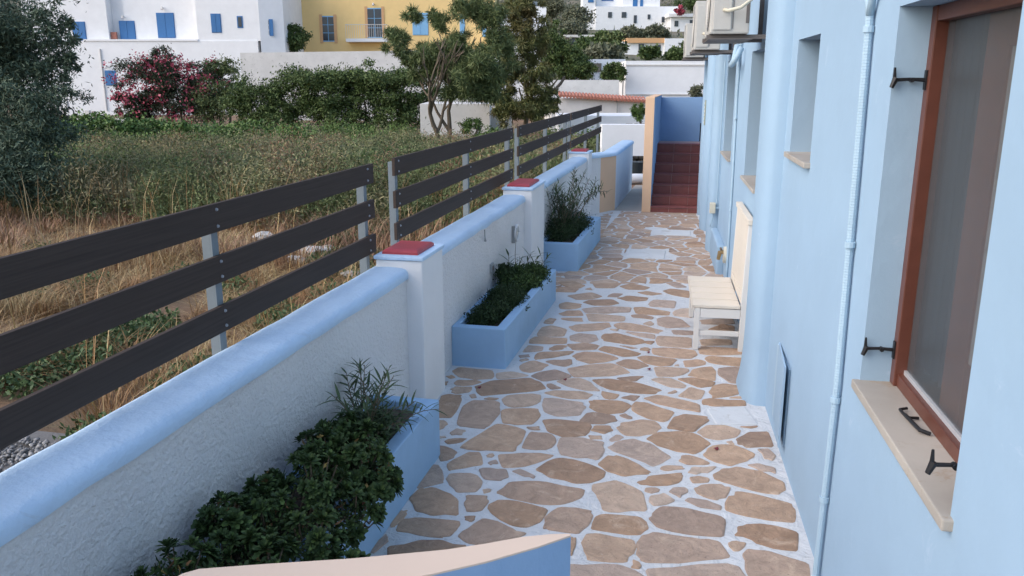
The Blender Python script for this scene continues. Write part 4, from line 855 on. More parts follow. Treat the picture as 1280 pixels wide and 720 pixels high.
tufts('grey_green_scrub', 1700, 40, -30, -2.6, 13.5, 30, 41, .50, .35, .80, .5, .016, .9, M['lv_tree'], 'dark green scrub patches among the olive weeds', .16)
tufts('tan_weeds', 170, 12, -30, -2.6, 12.0, 28, 5, .50, .5, .95, .5, .010, .7, M['straw'], 'pale tan dead weeds between the green tufts', .10)
tufts('dry_stalks', 170, 4, -14, -2.5, 5.0, 16.0, 2, .35, .8, .95, .4, .008, .45, M['straw'], 'single tall pale stalks standing in the dry grass', .05, 'grass')
c = scatter(1700, -32, -2.8, 12.5, 33, 14, .40, .45); h_ = .15+.85*vnoise(c[:, 0]*.6, c[:, 1]*.6, 15); rr_ = np.random.default_rng(16); hv = np.maximum(.15, 2.2-.068*(c[:, 1]*cos(YAW)-c[:, 0]*sin(YAW)))
h_ = np.minimum(h_, hv)*(.55+.4*rr_.random(len(c)))
cl = np.repeat(np.c_[c, h_], 44, 0); cl = cl+rr_.normal(size=cl.shape)*np.array([.17, .17, .14]); v, f = leaves(cl, .075, .018, 0, .8, rr_); tag(npmesh('feathery_weed_tops', v, f, M['lv_fine'], None, 'stuff'), 'fine feathery tops of the tall weeds', 'weeds')
xy = scatter(45000, -5.5, -2.32, 5.0, 14, 6, .52, .9)
pts = np.c_[xy, -.08+.16*rng.random(len(xy))]; v, f = leaves(pts[:26000], .05, .028, 0, .5)
tag(npmesh('low_green_weeds', v, f, M['greenweed'], None, 'stuff'), 'low creeping green weeds along the foot of the fence', 'weeds')
xy = scatter(3500, -30, -3, 16, 33, 8, .52, .5); h = np.random.default_rng(9).random(len(xy)); cl = np.repeat(np.c_[xy, .1+h*.45], 12, 0)+rng.normal(size=(len(xy)*12, 3))*.10
v, f = leaves(cl, .09, .045, 0, .6); tag(npmesh('leafy_weeds', v, f, M['lv_vine'], None, 'stuff'), 'leafy green weeds mixed among the tall stalks', 'weeds')
rq = np.random.default_rng(71); P1 = []; P2 = []; P4 = []
for i in range(430):
    y = rq.uniform(12.6, 31); x = rq.uniform(-y*1.0, -3.0); v_ = y*cos(YAW)-x*sin(YAW); hm = 2.25-.066*v_
    if hm < .25: hm = .25
    if vnoise(np.array([x*.35]), np.array([y*.35]), 77)[0] < .33: continue
    hgt = min(hm*rq.uniform(.45, 1.65)+.08, rq.uniform(.35, 1.35)); r_ = rq.uniform(.35, 1.0); n_ = int(1500*r_*(18/y)+200); u = unit(rq.normal(size=(n_, 3))); u[:, 2] = np.abs(u[:, 2])
    q = np.array([x, y, -.05])+u*np.array([r_, r_, hgt])*(rq.random((n_, 1))**.28)*(1+.14*rq.normal(size=(n_, 1))); (P1 if rq.random() < .5 else (P2 if rq.random() < .65 else P4)).append(q)
for P_, mt, nm, lb in ((P1, M['lv_fine'], 'olive_scrub_clumps', 'rounded olive green scrub clumps in the far half of the field'), (P2, M['lv_scrub'], 'green_scrub_clumps', 'darker green scrub clumps among the olive ones'), (P4, M['rustweed'], 'dead_scrub_clumps', 'dead reddish brown scrub clumps among the green ones')):
    v, f = leaves(np.concatenate(P_), .085, .018, 0, .35, rq); tag(npmesh(nm, v, f, mt, None, 'stuff'), lb, 'scrub')
P3 = []
for i in range(60):
    y = rq.uniform(4.2, 12.5); x = -2.5-abs(rq.normal())*1.3*(1 if i % 3 else 3); r_ = rq.uniform(.12, .38); n_ = int(900*r_+80); u = unit(rq.normal(size=(n_, 3))); u[:, 2] = np.abs(u[:, 2]); P3.append(np.array([x, y, -.08])+u*np.array([r_, r_, r_*.7])*(rq.random((n_, 1))**.5))
pp = np.concatenate(P3); pp = pp[pp[:, 0] < -2.32]; v, f = leaves(pp, .055, .022, 0, .7, rq); tag(npmesh('green_weed_patches', v, f, M['greenweed'], None, 'stuff'), 'small green weed patches in the dry grass near the fence', 'weeds')
# gravel corner and rubble
r5 = np.random.default_rng(77); n_ = 12000; gx = r5.uniform(-5.0, -2.35, n_); gy = r5.uniform(1.5, 4.35, n_); k = gy < 4.55+.25*np.sin(gx*5); gx, gy = gx[k], gy[k]; n_ = len(gx)
o6 = unit(r5.normal(size=(6, 3))); octa = np.array([[1, 0, 0], [0, 1, 0], [-1, 0, 0], [0, -1, 0], [0, 0, .7], [0, 0, -.7]]); of = np.array([[0, 1, 4], [1, 2, 4], [2, 3, 4], [3, 0, 4], [1, 0, 5], [2, 1, 5], [3, 2, 5], [0, 3, 5]])
s_ = (.008+.016*r5.random(n_))[:, None, None]; V = octa[None]*s_*(.7+.6*r5.random((n_, 6, 1)))+np.c_[gx, gy, -.035+.03*r5.random(n_)][:, None, :]
FF = (np.arange(n_)[:, None, None]*6+of[None]).reshape(-1, 3); tag(npmesh('gravel', V.reshape(-1, 3), FF, M['gravel'], None, 'stuff'), 'loose grey gravel at the near corner of the field', 'gravel')
MB().box(-5.6, -2.3, 1.0, 4.5, -.2, -.045).build('gravel_bed', M['gravel_bed']); tag(bpy.data.objects['gravel_bed'], 'grey ground under the gravel', kind='structure')
def boulder(c, s, label, seed, flat=.6):
    r_ = np.random.default_rng(seed); import bmesh
    bm = bmesh.new(); bmesh.ops.create_icosphere(bm, subdivisions=3, radius=1)
    pl = unit(r_.normal(size=(9, 3))); 
    for v in bm.verts:
        p = np.array(v.co); 
        for q in pl:
            d = p@q
            if d > .72: p = p-q*(d-.72)
        p = p*(1+.05*r_.normal()); v.co = (c[0]+p[0]*s[0], c[1]+p[1]*s[1], c[2]+p[2]*s[2]*flat)
    me = bpy.data.meshes.new('rubble_rock'); bm.to_mesh(me); bm.free(); me.materials.append(M['rock']); o = bpy.data.objects.new('rubble_rock', me); COL.objects.link(o)
    tag(o, label, 'rock', 'pale rubble rocks in the field')
for i, (px, py, s, l) in enumerate(((330, 296, .30, 'leftmost pale rubble lump in the dry grass'), (356, 300, .16, 'small pale rubble lump beside the leftmost one'), (395, 318, .42, 'largest pale white rubble lump seen between the fence slats'), (372, 326, .24, 'flat pale rubble lump left of the largest one'), (412, 312, .20, 'small white rubble lump right of the largest one'), (440, 345, .26, 'pale rubble lump nearest the wall, under the lowest slat'), (452, 352, .15, 'smallest pale rubble lump close to the fence post'))):
    p = G(px, py, 0); boulder((p[0], p[1], .02), (s*.62, s*.45, s*.42), l, 60+i)
# ================================================================== TREES
def branch(mb, p, d, L, r_, depth, rr, tips, spread=.55, upb=.15):
    pts = [p]; n = 5; q = p.copy(); dd = d.copy()
    for i in range(n):
        dd = dd+rr.normal(size=3)*.12+np.array([0, 0, upb*.2]); dd /= np.linalg.norm(dd); q = q+dd*L/n; pts.append(q.copy())
    mb.tube(pts, np.linspace(r_, r_*.6, n+1), 7 if depth > 1 else 5, False)
    if depth == 0: tips.append(q); return
    for k in range(3 if depth > 1 else 3):
        a = rr.normal(size=3); a -= dd*(a@dd); a /= np.linalg.norm(a); s = pts[-1] if k < 2 else pts[3]
        branch(mb, s.copy(), unit((dd+a*spread*(.7+.7*rr.random())+np.array([0, 0, upb]))[None])[0], L*.7, r_*.58, depth-1, rr, tips, spread, upb)
def tree(name, base, h, rad, blobs, nleaf, ll, wd, material, label, seed, fr=BG, clump=.2, cn=80, droop=0, stems=1, depth=3, lean=(0, 0), cat='tree', shell=.5, zmin=.1, rag=.18):
    rr = np.random.default_rng(seed); q = root(name, tuple(fr @ np.array(base, float)), label, cat); tips = []; mb = MB(fr)
    for s_ in range(stems):
        d = np.array([lean[0]+.25*(s_-(stems-1)/2), lean[1]+.1*rr.normal(), 1.]); d /= np.linalg.norm(d)
        branch(mb, np.array(base, float)+(.15*s_, 0, -.2), d, h*.42, rad, depth, rr, tips)
    mb.build('trunk', M['bark'], q, smooth=True, fix=False)
    crown('crown', blobs, nleaf, ll, wd, material, q, fr, clump, cn, droop, zmin=zmin, shell=shell, rag=rag); return q
def bl(px, py, D, rpx, rpy, dep=None):
    c = B(px, py, D); s = D/1072; return (c[0], c[1], c[2], rpx*s, dep if dep else rpx*s*.8, rpy*s)
def gb(px, D): c = B(px, 150, D); return (c[0], D, -.1)
# old olive at left
tree('olive_tree', gb(15, 17), 4.2, .22, [bl(25, 80, 16.5, 62, 60), bl(0, 40, 16, 60, 55), bl(-50, 110, 17, 110, 110), bl(40, 150, 15.5, 50, 55), bl(10, 190, 15, 66, 60), bl(62, 90, 16, 30, 34), bl(78, 55, 16, 22, 14), bl(92, 88, 16, 14, 9), bl(84, 72, 16, 20, 9), bl(60, 18, 16, 26, 14), bl(80, 30, 16, 16, 8), bl(-60, 20, 17, 110, 70), bl(55, 130, 15.5, 22, 30), bl(30, 225, 14.5, 62, 34), bl(-20, 232, 14.2, 60, 40)],
     75000, .10, .024, M['lv_olive'], 'large dark olive tree with drooping silvery crown at the left edge', 101, clump=.15, cn=60, rag=.25, droop=.3, shell=.2)
# feathery central tree
tree('feathery_tree', gb(553, 27), 4.0, .10, [bl(560, 80, 27, 38, 24), bl(590, 108, 26.5, 34, 22), bl(535, 68, 27, 26, 14), bl(498, 50, 27, 19, 11), bl(515, 72, 27, 20, 12), bl(572, 55, 27, 28, 14), bl(608, 128, 26.5, 20, 20), bl(545, 22, 27, 18, 10), bl(585, 10, 27, 28, 12), bl(612, 20, 27, 26, 16), bl(620, 55, 27, 24, 22), bl(600, 82, 26, 30, 20), bl(520, 18, 27, 14, 7), bl(565, 118, 26.5, 16, 12), bl(528, 92, 27, 14, 10), bl(618, 92, 27, 24, 20)],
     64000, .19, .022, M['lv_tree'], 'slender feathery tree with two pale trunks in front of yellow house', 103, rag=.28, clump=.14, cn=20, stems=2, depth=3, shell=.15, zmin=1.7, lean=(.05, 0), droop=.15)
# drooping tree near the fence end
tree('drooping_pepper_tree', gb(655, 31), 3.9, .13, [bl(650, 30, 31, 24, 30), bl(668, 62, 31, 20, 30), bl(640, 80, 30.5, 22, 26), bl(672, 100, 30, 20, 26), bl(630, 118, 30.5, 20, 22), bl(660, 135, 30, 28, 18), bl(690, 128, 30, 16, 20), bl(625, 140, 30, 14, 18), bl(655, 0, 31, 20, 16), bl(632, 50, 31, 14, 20)],
     42000, .17, .030, M['lv_pepper'], 'drooping yellowish green tree right of the feathery tree, behind fence', 104, clump=.13, cn=24, rag=.26, droop=.9, shell=.25, zmin=.3, depth=2)
def bush(name, blobs, n, ll, wd, material, label, cat='bush', cn=46, clump=.14, droop=0, zmin=.0, extra=None, shell=.45):
    b0 = blobs[0]; q = root(name, tuple(BG @ np.array((b0[0], b0[1], 0.))), label, cat)
    mb = MB(BG); rr = np.random.default_rng(int(abs(b0[0]*100)))
    for b_ in blobs[:5]:
        z0_ = max(-.1, b_[2]-b_[5]*1.4) if zmin > 1 else -.1
        mb.tube([(b_[0], b_[1], z0_), (b_[0]+.2*rr.normal(), b_[1], z0_+(b_[2]-z0_)*.6), (b_[0]+.3*rr.normal(), b_[1], b_[2]+b_[5]*.4)], [.07, .05, .02], 5, False)
    mb.build('branches', M['bark'], q, fix=False)['kind'] = 'stuff'
    crown('foliage', blobs, n, ll, wd, material, q, BG, clump, cn, droop, zmin=zmin, shell=shell)
    if extra:
        mt, k, l2, w2, nm = extra
        crown(nm, [(b_[0], b_[1]-b_[4]*.15, b_[2], b_[3]*1.03, b_[4]*1.05, b_[5]*1.03) for b_ in blobs], k, l2, w2, mt, q, BG, clump*.8, cn*2, 0, zmin=zmin, shell=.85)
    return q
bush('red_oleander', [bl(185, 108, 44, 36, 36), bl(225, 115, 44, 32, 38), bl(165, 130, 43.5, 22, 24), bl(205, 85, 44, 24, 18), bl(255, 115, 44.5, 26, 36)], 30000, .17, .045, M['lv_olered'], 'large oleander covered in crimson flowers in front of white house', 'oleander', extra=(M['fl_red'], 3600, .12, .10, 'flowers'), cn=36)
bush('leafy_bush', [bl(283, 100, 45, 16, 24), bl(270, 85, 45, 16, 14), bl(265, 125, 44, 26, 28)], 12000, .13, .05, M['lv_tree'], 'green leafy bush just right of the crimson oleander')
bush('vine_pergola_hedge', [bl(320, 128, 39, 34, 34), bl(365, 122, 39, 34, 32), bl(410, 118, 39, 34, 28), bl(455, 115, 39, 34, 28), bl(500, 118, 39, 32, 28), bl(535, 118, 39, 24, 28), bl(300, 130, 39, 18, 26), bl(340, 148, 38.5, 30, 24), bl(420, 145, 38.5, 42, 24), bl(490, 148, 38.5, 40, 24), bl(400, 98, 39, 60, 8), bl(480, 98, 39, 60, 8)],
     75000, .13, .055, M['lv_hedge'], 'long dark green hedge with a level top below the yellow house', 'hedge', cn=46, clump=.14)
bush('grape_vines', [bl(x, y+4*((x*7) % 5-2)/2, D, 26, 17) for x, y, D in ((80, 168, 30), (115, 165, 31), (150, 170, 31), (190, 172, 32), (235, 178, 31), (275, 180, 32), (320, 178, 33), (365, 180, 32), (70, 190, 27), (130, 190, 28), (180, 192, 28), (240, 196, 28), (30, 180, 27))],
     42000, .12, .085, M['lv_vine'], 'bright green sprawling vines behind the tall weeds', 'vines', cn=70, clump=.2)
bush('sprawling_shrub', [bl(x, y, D, 26, 20) for x, y, D in ((430, 200, 24), (470, 190, 25), (510, 185, 26), (400, 195, 25), (540, 195, 26))], 14000, .11, .03, M['reed'], 'grey green sprawling shrub in the weeds left of feathery tree', cn=70)
bush('wall_side_shrub', [bl(735, 185, 24, 16, 16), bl(762, 172, 24, 14, 10), bl(705, 200, 21, 18, 12)], 7000, .10, .03, M['lv_tree'], 'green shrub behind the farthest fence panel', cn=50)
bush('yellowing_shrub', [bl(620, 175, 24, 22, 12), bl(590, 160, 27, 14, 12)], 3500, .10, .03, M['lv_vine'], 'small yellowish green shrub below the drooping tree', cn=40)
bush('round_bush', [bl(365, 47, 62, 15, 18)], 7000, .17, .10, M['lv_hedge'], 'round clipped bush between the white house and yellow house', cn=60, zmin=2)
bush('dark_tree_clump', [bl(705, 75, 62, 22, 20), bl(725, 85, 62, 18, 16), bl(690, 60, 62, 16, 26)], 18000, .2, .09, M['lv_hedge'], 'dark green trees beside the drooping tree, below the hillside', 'trees', cn=60)
bush('dark_round_bush', [bl(767, 91, 57, 13, 10)], 5500, .17, .08, M['lv_hedge'], 'dark round bush in front of long white terrace wall', cn=40, zmin=2)
bush('potted_green_plant', [bl(799, 138, 30, 7, 11)], 1500, .12, .03, M['lv_vine'], 'upright green plant beside the peach parapet end', 'plant', cn=20, zmin=.8)
bush('pale_green_shrub', [bl(872, 116, 40, 9, 8)], 1500, .14, .06, M['hillbush'], 'pale shrub at corner of the long white wall beside blue house', cn=20, zmin=1)
# ================================================================== VILLAGE
def rect(mb, px0, px1, py0, py1, D, dep):
    """box whose front, at distance D, covers the rectangle given in photograph pixels"""
    a = B(px0, py1, D); c = B(px1, py0, D); mb.box(a[0], c[0], D, D+dep, a[2], c[2]); return mb
def rectz(mb, px0, px1, py0, D, dep, z=-.3):
    a = B(px0, 100, D); c = B(px1, py0, D); mb.box(a[0], c[0], D, D+dep, z, c[2]); return mb
def window(q, px0, px1, py0, py1, D, shut, leafs='closed', frame=None, d=.10):
    a = B(px0, py1, D); c = B(px1, py0, D); x0, x1, z0, z1 = a[0], c[0], a[2], c[2]
    if leafs == 'closed':
        m_ = (x0+x1)/2; o = MB(BG).box(x0, x1, D-.03, D+.02, z0, z1).build('window', shut, q)
        for s0, s1 in ((x0+.03, m_-.012), (m_+.012, x1-.03)):
            MB(BG).box(s0, s1, D-.06, D-.031, z0+.04, z1-.03).build('shutter', shut, o)
    else:
        o = MB(BG).box(x0, x1, D-.03, D+.02, z0, z1).build('window', frame or shut, q); nx, nz = (2, 3)
        if leafs == 'small': nx, nz = 1, 1
        for i in range(nx):
            for j in range(nz):
                wx = (x1-x0-.10)/nx; wz = (z1-z0-.10)/nz; MB(BG).box(x0+.05+i*wx+.025, x0+.05+(i+1)*wx-.025, D-.045, D-.031, z0+.05+j*wz+.025, z0+.05+(j+1)*wz-.025).build('pane', M['glass_dark'], o)
        if leafs == 'open':
            for s0, s1 in ((x0-(x1-x0)*.42, x0-.02), (x1+.02, x1+(x1-x0)*.42)): MB(BG).box(s0, s1, D-.07, D-.031, z0, z1).build('shutter', shut, o)
    return o
def lamp(q, px, py, D):
    c = B(px, py, D); MB(BG).tube([(c[0], D-.03, c[2]), (c[0], D-.22, c[2]+.05), (c[0], D-.25, c[2]-.12)], [.05, .05, .10], 8).build('wall_lamp', M['oldwhite'], q)
# white house
D = 60
wh = root('white_house', BG @ np.array((B(190, 140, D)[0], D, 0.)), 'two storey white house with deep blue shutters at upper left', 'house')
c = B(75, 60, D)[0]; mb = MB(BG); rectz(mb, 22, 322, 51, D, 9); mb.build('lower_storey', M['hwhite'], wh)
zt_ = B(200, 51, D)[2]
mb = MB(BG); a_, b2 = B(20, 0, D)[0], B(127, 0, D)[0]; mb.box(a_, b2, D+.5, D+8, zt_, 9.5); mb.build('upper_storey', M['hwhite'], wh)
mb = MB(BG); mb.box(b2, B(145, 0, D)[0], D+1.3, D+8, zt_, 9.3); mb.box(B(145, 0, D)[0], B(243, 0, D)[0], D+1.0, D+8, zt_, 9.3); mb.build('recessed_storey', M['hwhite'], wh)
mb = MB(BG); mb.box(B(243, 0, D)[0], B(322, 0, D)[0], D+.06, D+8, zt_, 9.6); mb.build('corner_storey', M['hwhite'], wh)
mb = MB(BG); xa, xb = B(322, 0, D)[0], B(350, 0, D)[0]; mb.prism([(xa+.001, D+.03), (xb, D+.6), (xb, D+8), (xa+.001, D+8)], -.3, 9.6).build('angled_wing', M['hwhite'], wh)
MB(BG).box(B(98, 0, D)[0], B(243, 0, D)[0], D-.06, D+.15, zt_-.02, zt_+.10).build('terrace_edge', M['hwhite'], wh)
window(wh, 92.5, 106, 27, 51, D+.5, M['shutter']); window(wh, 151, 168, 26, 50, D+1.0, M['shutter']); window(wh, 198, 217, 16, 47.5, D+1.0, M['shutter'])
window(wh, 265, 275.5, 17, 41, D+.06, M['shutter']); window(wh, 297, 303, 20, 35, D+.06, M['shutter'], 'small', M['shutter']); window(wh, 133, 144.5, 88, 107, D, M['shutter'])
window(wh, 329, 337, 24, 45, D+.28, M['shutter'], 'open', M['shutter'])
lamp(wh, 155, 21, D+1.0); lamp(wh, 204, 10, D+1.0); lamp(wh, 134, 83, D)
x_ = B(118, 0, D)[0]; MB(BG).tube([(x_, D-.05, 4.4), (x_, D-.05, .2)], .05, 6).build('drain_pipe', M['oldwhite'], wh)
rect(MB(BG), 139, 145, 40, 49, D+.7, .2).build('wall_niche', M['roof_red'], wh, .02)
cx_ = root('courtyard_wall', BG @ np.array((B(150, 150, 50)[0], 50, 0.)), 'low whitewashed courtyard wall with posts left of the oleander', 'wall')
rectz(MB(BG), 64, 190, 148, 50, .3).build('wall_panel', M['oldwhite'], cx_)
for a_, b2, t_ in ((101, 111, 138), (109.5, 117, 139), (180, 189, 133)): rectz(MB(BG), a_, b2, t_, 49.7 if a_ != 109.5 else 49.5, .25).build('post', M['oldwhite'] if a_ != 109.5 else M['concrete'], cx_)
pk = root('parked_scooter', BG @ np.array((B(78, 148, 54)[0], 54, 0.)), 'small pale vehicle half hidden beside the white house', 'vehicle')
for cx0 in (70, 86):
    c = B(cx0, 138, 54); MB(BG).tube([(c[0]+.3*cos(t), 54, .3+.3*sin(t)) for t in np.linspace(0, 2*pi, 15)], .05, 6).build('wheel', M['pot'], pk)
a_ = B(70, 135, 54)[0]; b2 = B(86, 135, 54)[0]
MB(BG).sweep([[(x, 53.85, z0_), (x, 54.15, z0_), (x, 54.12, z1_), (x, 53.88, z1_)] for x, z0_, z1_ in ((a_-.1, .45, .8), (a_+.3, .4, 1.05), ((a_+b2)/2, .25, .5), (b2-.15, .35, .7), (b2, .5, 1.05))]).build('body', M['oldwhite'], pk, .03)
MB(BG).tube([(b2, 53.8, 1.12), (b2-.05, 54, 1.08), (b2, 54.2, 1.12)], .03, 6).build('handlebar', M['pot'], pk)
# old wall in front of the yellow house
gw = root('weathered_garden_wall', BG @ np.array((B(420, 100, 52)[0], 52, 0.)), 'long weathered white wall below the yellow house', 'wall')
a_, b2 = B(300, 66, 52), B(600, 62, 52)
MB(BG).add([(a_[0], 52, -.3), (b2[0], 52, -.3), (b2[0], 52, b2[2]), (a_[0], 52, a_[2]), (a_[0], 52.5, -.3), (b2[0], 52.5, -.3), (b2[0], 52.5, b2[2]), (a_[0], 52.5, a_[2])], [(0, 1, 2, 3), (5, 4, 7, 6), (3, 2, 6, 7), (1, 5, 6, 2), (4, 0, 3, 7)]).build('wall_panel', M['oldwhite'], gw)
# yellow house
D = 66
yh = root('yellow_house', BG @ np.array((B(500, 62, D)[0], D, 0.)), 'ochre yellow house with light blue windows and a small balcony', 'house')
rectz(MB(BG), 377, 618, -60, D, 8).build('wall', M['hyellow'], yh)
window(yh, 402.5, 418, 20, 52, D, M['shutter_light'], 'panes', M['shutter_light']); window(yh, 459, 477.5, 10, 47.5, D, M['shutter_light'], 'panes', M['shutter_light'])
window(yh, 516, 535, 16, 44, D, M['shutter_light']); window(yh, 575, 581, 18, 48, D, M['shutter_light']); window(yh, 603, 608, 30, 46, D, M['shutter_light'])
for px0, px1, py0, py1 in ((400.5, 402.3, 18, 54), (418.3, 420, 18, 54), (457, 458.8, 8, 47), (477.8, 479.6, 8, 47)): rect(MB(BG), px0, px1, py0, py1, D-.05, .06).build('surround', M['orange_band'], yh)
a_ = B(436, 53, D); b2 = B(486, 49, D); bc = MB(BG).box(a_[0], b2[0], D-1.1, D+.02, a_[2], b2[2]).build('balcony', M['hwhite'], yh)
rz = MB(BG); 
for k in range(20):
    x_ = a_[0]+(b2[0]-a_[0])*k/19; MB(BG).tube([(x_, D-1.05, b2[2]), (x_, D-1.05, b2[2]+1.0)], .014, 4).build('baluster', M['oldwhite'], bc)
MB(BG).tube([(a_[0], D, b2[2]+1.0), (a_[0], D-1.05, b2[2]+1.0), (b2[0], D-1.05, b2[2]+1.0), (b2[0], D, b2[2]+1.0)], .025, 5).build('handrail', M['oldwhite'], bc)
lamp(yh, 467, 5, D)
an = root('white_annexe', BG @ np.array((B(660, 40, 64)[0], 64, 0.)), 'plain white flat roofed annexe right of the yellow house', 'house')
rectz(MB(BG), 618, 683, 8, 66.2, 7).build('upper_block', M['hwhite'], an); rectz(MB(BG), 612, 685, 35, 64.5, 6).build('lower_block', M['hwhite'], an)
rect(MB(BG), 655, 672, 2, 8, 67, 1).build('roof_tank', M['steel'], an)
# white shed behind the feathery tree
sh = root('white_shed', BG @ np.array((B(575, 160, 31.5)[0], 31.5, 0.)), 'low whitewashed shed wall behind the feathery tree trunks', 'shed')
rectz(MB(BG), 524, 612, 130, 31.5, 3).build('wall', M['oldwhite'], sh); rectz(MB(BG), 612, 640, 138, 33, 2).build('side_wall', M['oldwhite'], sh)
# road vehicle and roofs far behind the round bush
rf = root('distant_white_house', BG @ np.array((B(363, 25, 95)[0], 95, 0.)), 'tiny distant house glimpsed above the round bush', 'house')
rectz(MB(BG), 350, 376, 14, 95, 6).build('wall', M['oldwhite'], rf); rect(MB(BG), 350, 376, 10, 14, 94.6, 6).build('roof', M['roof_red'], rf)
# terraces at the end of the path
def terrace(name, px0, px1, pt, D, dep, material, label, cat='wall'):
    q = root(name, BG @ np.array((B((px0+px1)/2, 100, D)[0], D, 0.)), label, cat); rectz(MB(BG), px0, px1, pt, D, dep).build('wall_panel', material, q); return q
t1 = terrace('long_terrace_wall', 782, 900, 76, 58, 12, M['hwhite'], 'tall long white terrace wall behind the blue stair wall')
rect(MB(BG), 782, 884, 80.5, 82, 57.93, .08).build('ledge', M['oldwhite'], t1); rect(MB(BG), 782, 890, 117.5, 118.6, 57.9, .1).build('ledge', M['oldwhite'], t1)
t2 = terrace('upper_terrace_wall', 715, 782, 74, 72, 10, M['hwhite'], 'pale wall behind the dark round bush')
rect(MB(BG), 730, 752, 79, 90, 71.9, .1).build('niche', M['rubblestone'], t2)
t3 = terrace('lower_terrace_wall', 686, 774, 100, 47, 6, M['oldwhite'], 'whitewashed wall above the terracotta roof edge')
t4 = terrace('terracotta_edged_roof', 690, 808, 123, 41, 5, M['oldwhite'], 'low white building with a terracotta tiled roof edge', 'building')
a_, b2 = B(698, 119, 41), B(808, 126, 41)
for k in range(26):
    x0_ = a_[0]+(b2[0]-a_[0])*k/26; x1_ = a_[0]+(b2[0]-a_[0])*(k+1)/26; zz = a_[2]+(b2[2]-a_[2])*k/26
    MB(BG).tube([((x0_+x1_)/2, 40.7, zz-.03), ((x0_+x1_)/2, 41.6, zz+.12)], (x1_-x0_)*.5, 7).build('roof_tile', M['roof_red'], t4)
x_ = B(776, 0, 40.8)[0]; MB(BG).tube([(x_, 40.9, .2), (x_, 40.9, 1.35)], .03, 6).build('pipe', M['socket'], t4)
MB(BG).tube([(B(782, 0, 57.8)[0], 57.8, -.2), (B(782, 0, 57.8)[0], 57.8, 3.4)], .04, 6).build('pipe', M['socket'], t1)
t5 = terrace('middle_white_wall', 700, 812, 145, 32, 3, M['hwhite'], 'bright white wall just beyond the farthest fence panel')
t6 = root('near_white_wall', BG @ np.array((B(790, 170, 23)[0], 23, 0.)), 'white wall with dark opening left of the peach stair parapet', 'wall')
mb = MB(BG); rect(mb, 752, 812, 156, 195, 23, .5); rect(mb, 700, 786, 196, 250, 23, .5); mb.build('wall_panel', M['hwhite'], t6)
rz_ = root('rubble_bank', BG @ np.array((B(795, 215, 24)[0], 24, 0.)), 'brown dry stone bank inside the dark opening', 'bank')
r6 = np.random.default_rng(8); c = B(795, 212, 24); k = 0
for j in range(6):
    for i in range(7):
        x_ = B(784+3.6*i, 200, 24)[0]+.03*r6.normal(); z_ = -.1+.2*j; MB(BG).box(x_-.06, x_+.05, 24+.1*r6.random(), 24.6, z_, z_+.18).build('stone', M['rubblestone'], rz_, .03)
c = B(795, 232, 21.5); z0_ = -.02
pt = root('dark_plant_pot', BG @ np.array((c[0], 21.5, 0.)), 'black plastic plant pot standing in the dark opening', 'pot')
MB(BG).tube([(c[0], 21.5, z0_), (c[0], 21.5, .26), (c[0], 21.5, .265), (c[0], 21.5, .22)], [.15, .19, .17, .16], 16).build('pot_body', M['pot'], pt)
kb = root('white_kerb', BG @ np.array((c[0], 19.7, 0.)), 'rounded whitewashed kerb in front of the dark pot', 'kerb')
c2 = B(794, 238, 19.8); MB(BG).tube([(c2[0]-.5, 19.75, .02), (c2[0], 19.8, .03), (c2[0]+.8, 19.9, .02)], [.10, .12, .10], 10).build('kerb_stone', M['white_smooth'], kb, smooth=True)
# hillside houses
def hillhouse(label, D, blocks, wins, extra=None):
    c = B(blocks[0][0], 50, D); q = root('hillside_house', BG @ np.array((c[0], D, float(hill_z(np.array(c[0]), np.array(D))))), label, 'house', 'white houses on the hillside')
    for b_ in blocks:
        rect(MB(BG), b_[0], b_[1], b_[2], b_[3], D+b_[4], 8).build('block', b_[5] if len(b_) > 5 else M['hwhite'], q)
    for w_ in wins: 
        rect(MB(BG), w_[0], w_[1], w_[2], w_[3], D+w_[4]-.15, .2).build('window', w_[5] if len(w_) > 5 else M['glass_dark'], q)
    return q
SH, GD = M['shutter'], M['glass_dark']
hillhouse('large white hillside house with blue doors at top of picture', 230, [(728, 745, -20, 42, 1), (744, 850, 8, 46, 0), (778, 826, -20, 9, 1.5), (745, 778, -5, 9, 4)],
  [(735, 742, -2, 3, 1, SH), (760, 765, 15, 22, 0), (777, 783, 15, 22, 0), (792, 796, 19, 29, 0), (809.5, 813, 18, 24, 0), (827, 831, 21, 28, 0), (791, 797, -3, 8, 1.5, SH), (800, 804, -3, 8, 1.5, SH), (752, 767, -4, 1, 4, SH)])
hillhouse('small white hillside house right, under a magenta bougainvillea', 225, [(838, 882, 20, 42, 0), (836, 884, 17, 21, -1)], [(843, 848, 26, 33, 0), (862, 869, 25, 31, 0)])
hillhouse('lower hillside house with orange parapet band', 170, [(777, 832, 52, 72, 0), (830, 857, 48, 76, -1), (784, 831, 47.5, 53.5, -.6, M['orange_band'])], [(798, 805, 55, 66, 0), (820, 826, 56, 66, 0), (842, 848, 60, 66, -1)])
hillhouse('grey terrace hut with dark windows left on the hillside', 175, [(706, 742, 45, 58, 0, M['rubblestone']), (705, 743, 43.5, 46.5, -.8, M['oldwhite'])], [(713, 720, 48, 55, 0), (723, 729, 48, 55, 0)])
bv = bush('bougainvillea', [bl(850, 13, 222, 5, 5)], 700, .5, .5, M['fl_red'], 'magenta bougainvillea against the small hillside house', cn=14, zmin=5)
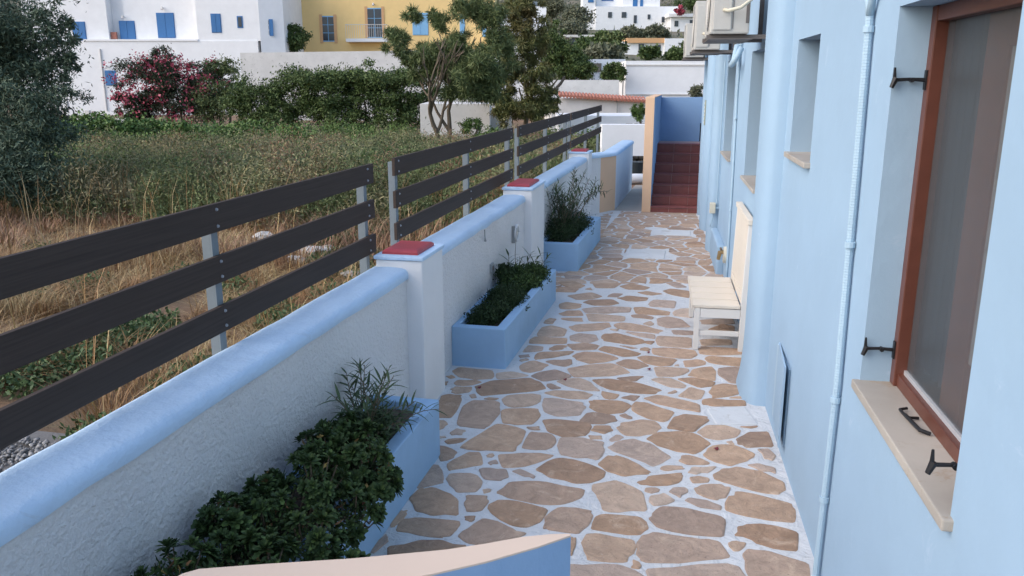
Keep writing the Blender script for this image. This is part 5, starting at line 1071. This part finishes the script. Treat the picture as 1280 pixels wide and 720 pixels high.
def hbush(px, py, D, rx, ry, n, lab, mt):
    b_ = bl(px, py, D, rx, ry); q = root('hillside_tree', BG @ np.array((b_[0], b_[1], float(hill_z(np.array(b_[0]), np.array(b_[1]))))), lab, 'tree', 'bushy trees on the hillside')
    MB(BG).tube([(b_[0], b_[1], b_[2]-b_[5]*1.6), (b_[0], b_[1], b_[2])], [.4, .2], 6).build('trunk', M['bark'], q)
    crown('crown', [b_], int(n*2.2), .6, .3, mt, q, BG, .2, 40, shell=.4)
for a in ((712, 38, 200, 24, 9, 3500, 'grey green round tree left of the large hillside house', M['hillbush']), (720, 22, 215, 16, 10, 2500, 'smaller grey green tree above the round hillside tree', M['hillbush']), (738, 60, 140, 16, 10, 3000, 'green tree in front of the grey terrace hut', M['lv_hedge']),
          (765, 58, 140, 13, 13, 3000, 'tall green tree left of the orange banded hillside house', M['lv_tree']), (752, 68, 120, 22, 7, 2500, 'low yellowish bush behind the upper terrace wall', M['hillbush']), (820, 42, 190, 14, 7, 2200, 'olive green tree above the orange banded house', M['hillbush']), (790, 42, 190, 14, 6, 2200, 'pale bush left above the orange banded house', M['hillbush']),
          (812, 66, 150, 10, 6, 1800, 'small dark bush below the orange banded house', M['lv_hedge']), (850, 70, 150, 16, 8, 2500, 'dark bush at right of the orange banded house', M['lv_hedge']), (868, 60, 160, 12, 9, 2200, 'dark bush beside the air conditioners on the hillside', M['lv_tree']), (870, 5, 240, 20, 7, 2500, 'dark tree at the top right of the hillside', M['lv_hedge']), (690, 8, 240, 14, 12, 2000, 'grey tree high on the hillside beside the annexe', M['hillbush']), (752, 47, 180, 12, 6, 1800, 'dark shrub right of the grey terrace hut', M['lv_hedge'])):
    hbush(*a)
r7 = np.random.default_rng(99); n_ = 900; u = r7.uniform(-150, 130, n_); v_ = r7.uniform(100, 330, n_); z = hill_z(u, v_); idx = np.repeat(np.arange(n_), 70)
sz = 1.0+1.6*r7.random(n_); pts = np.c_[u, v_, z+.5*sz][idx]+unit(r7.normal(size=(len(idx), 3)))*(sz[idx]*(.6+.5*r7.random(len(idx))))[:, None]*np.array([1.2, 1.2, .7])
# keep the scrub off the houses
cu = pts[:, 0]; cv = pts[:, 1]; keep = ~((cu > B(726, 0, 230)[0]) & (cu < B(884, 0, 230)[0]) & (cv > 200) & (cv < 245)) & ~((cu > B(770, 0, 170)[0]) & (cu < B(860, 0, 170)[0]) & (cv > 150) & (cv < 182))
vv, ff = leaves(pts[keep] @ BG.T, .9, .5); tag(npmesh('hillside_scrub', vv, ff, M['hillbush'], None, 'stuff'), 'grey green scrub scattered over the hillside', 'scrub')
r8 = np.random.default_rng(4);
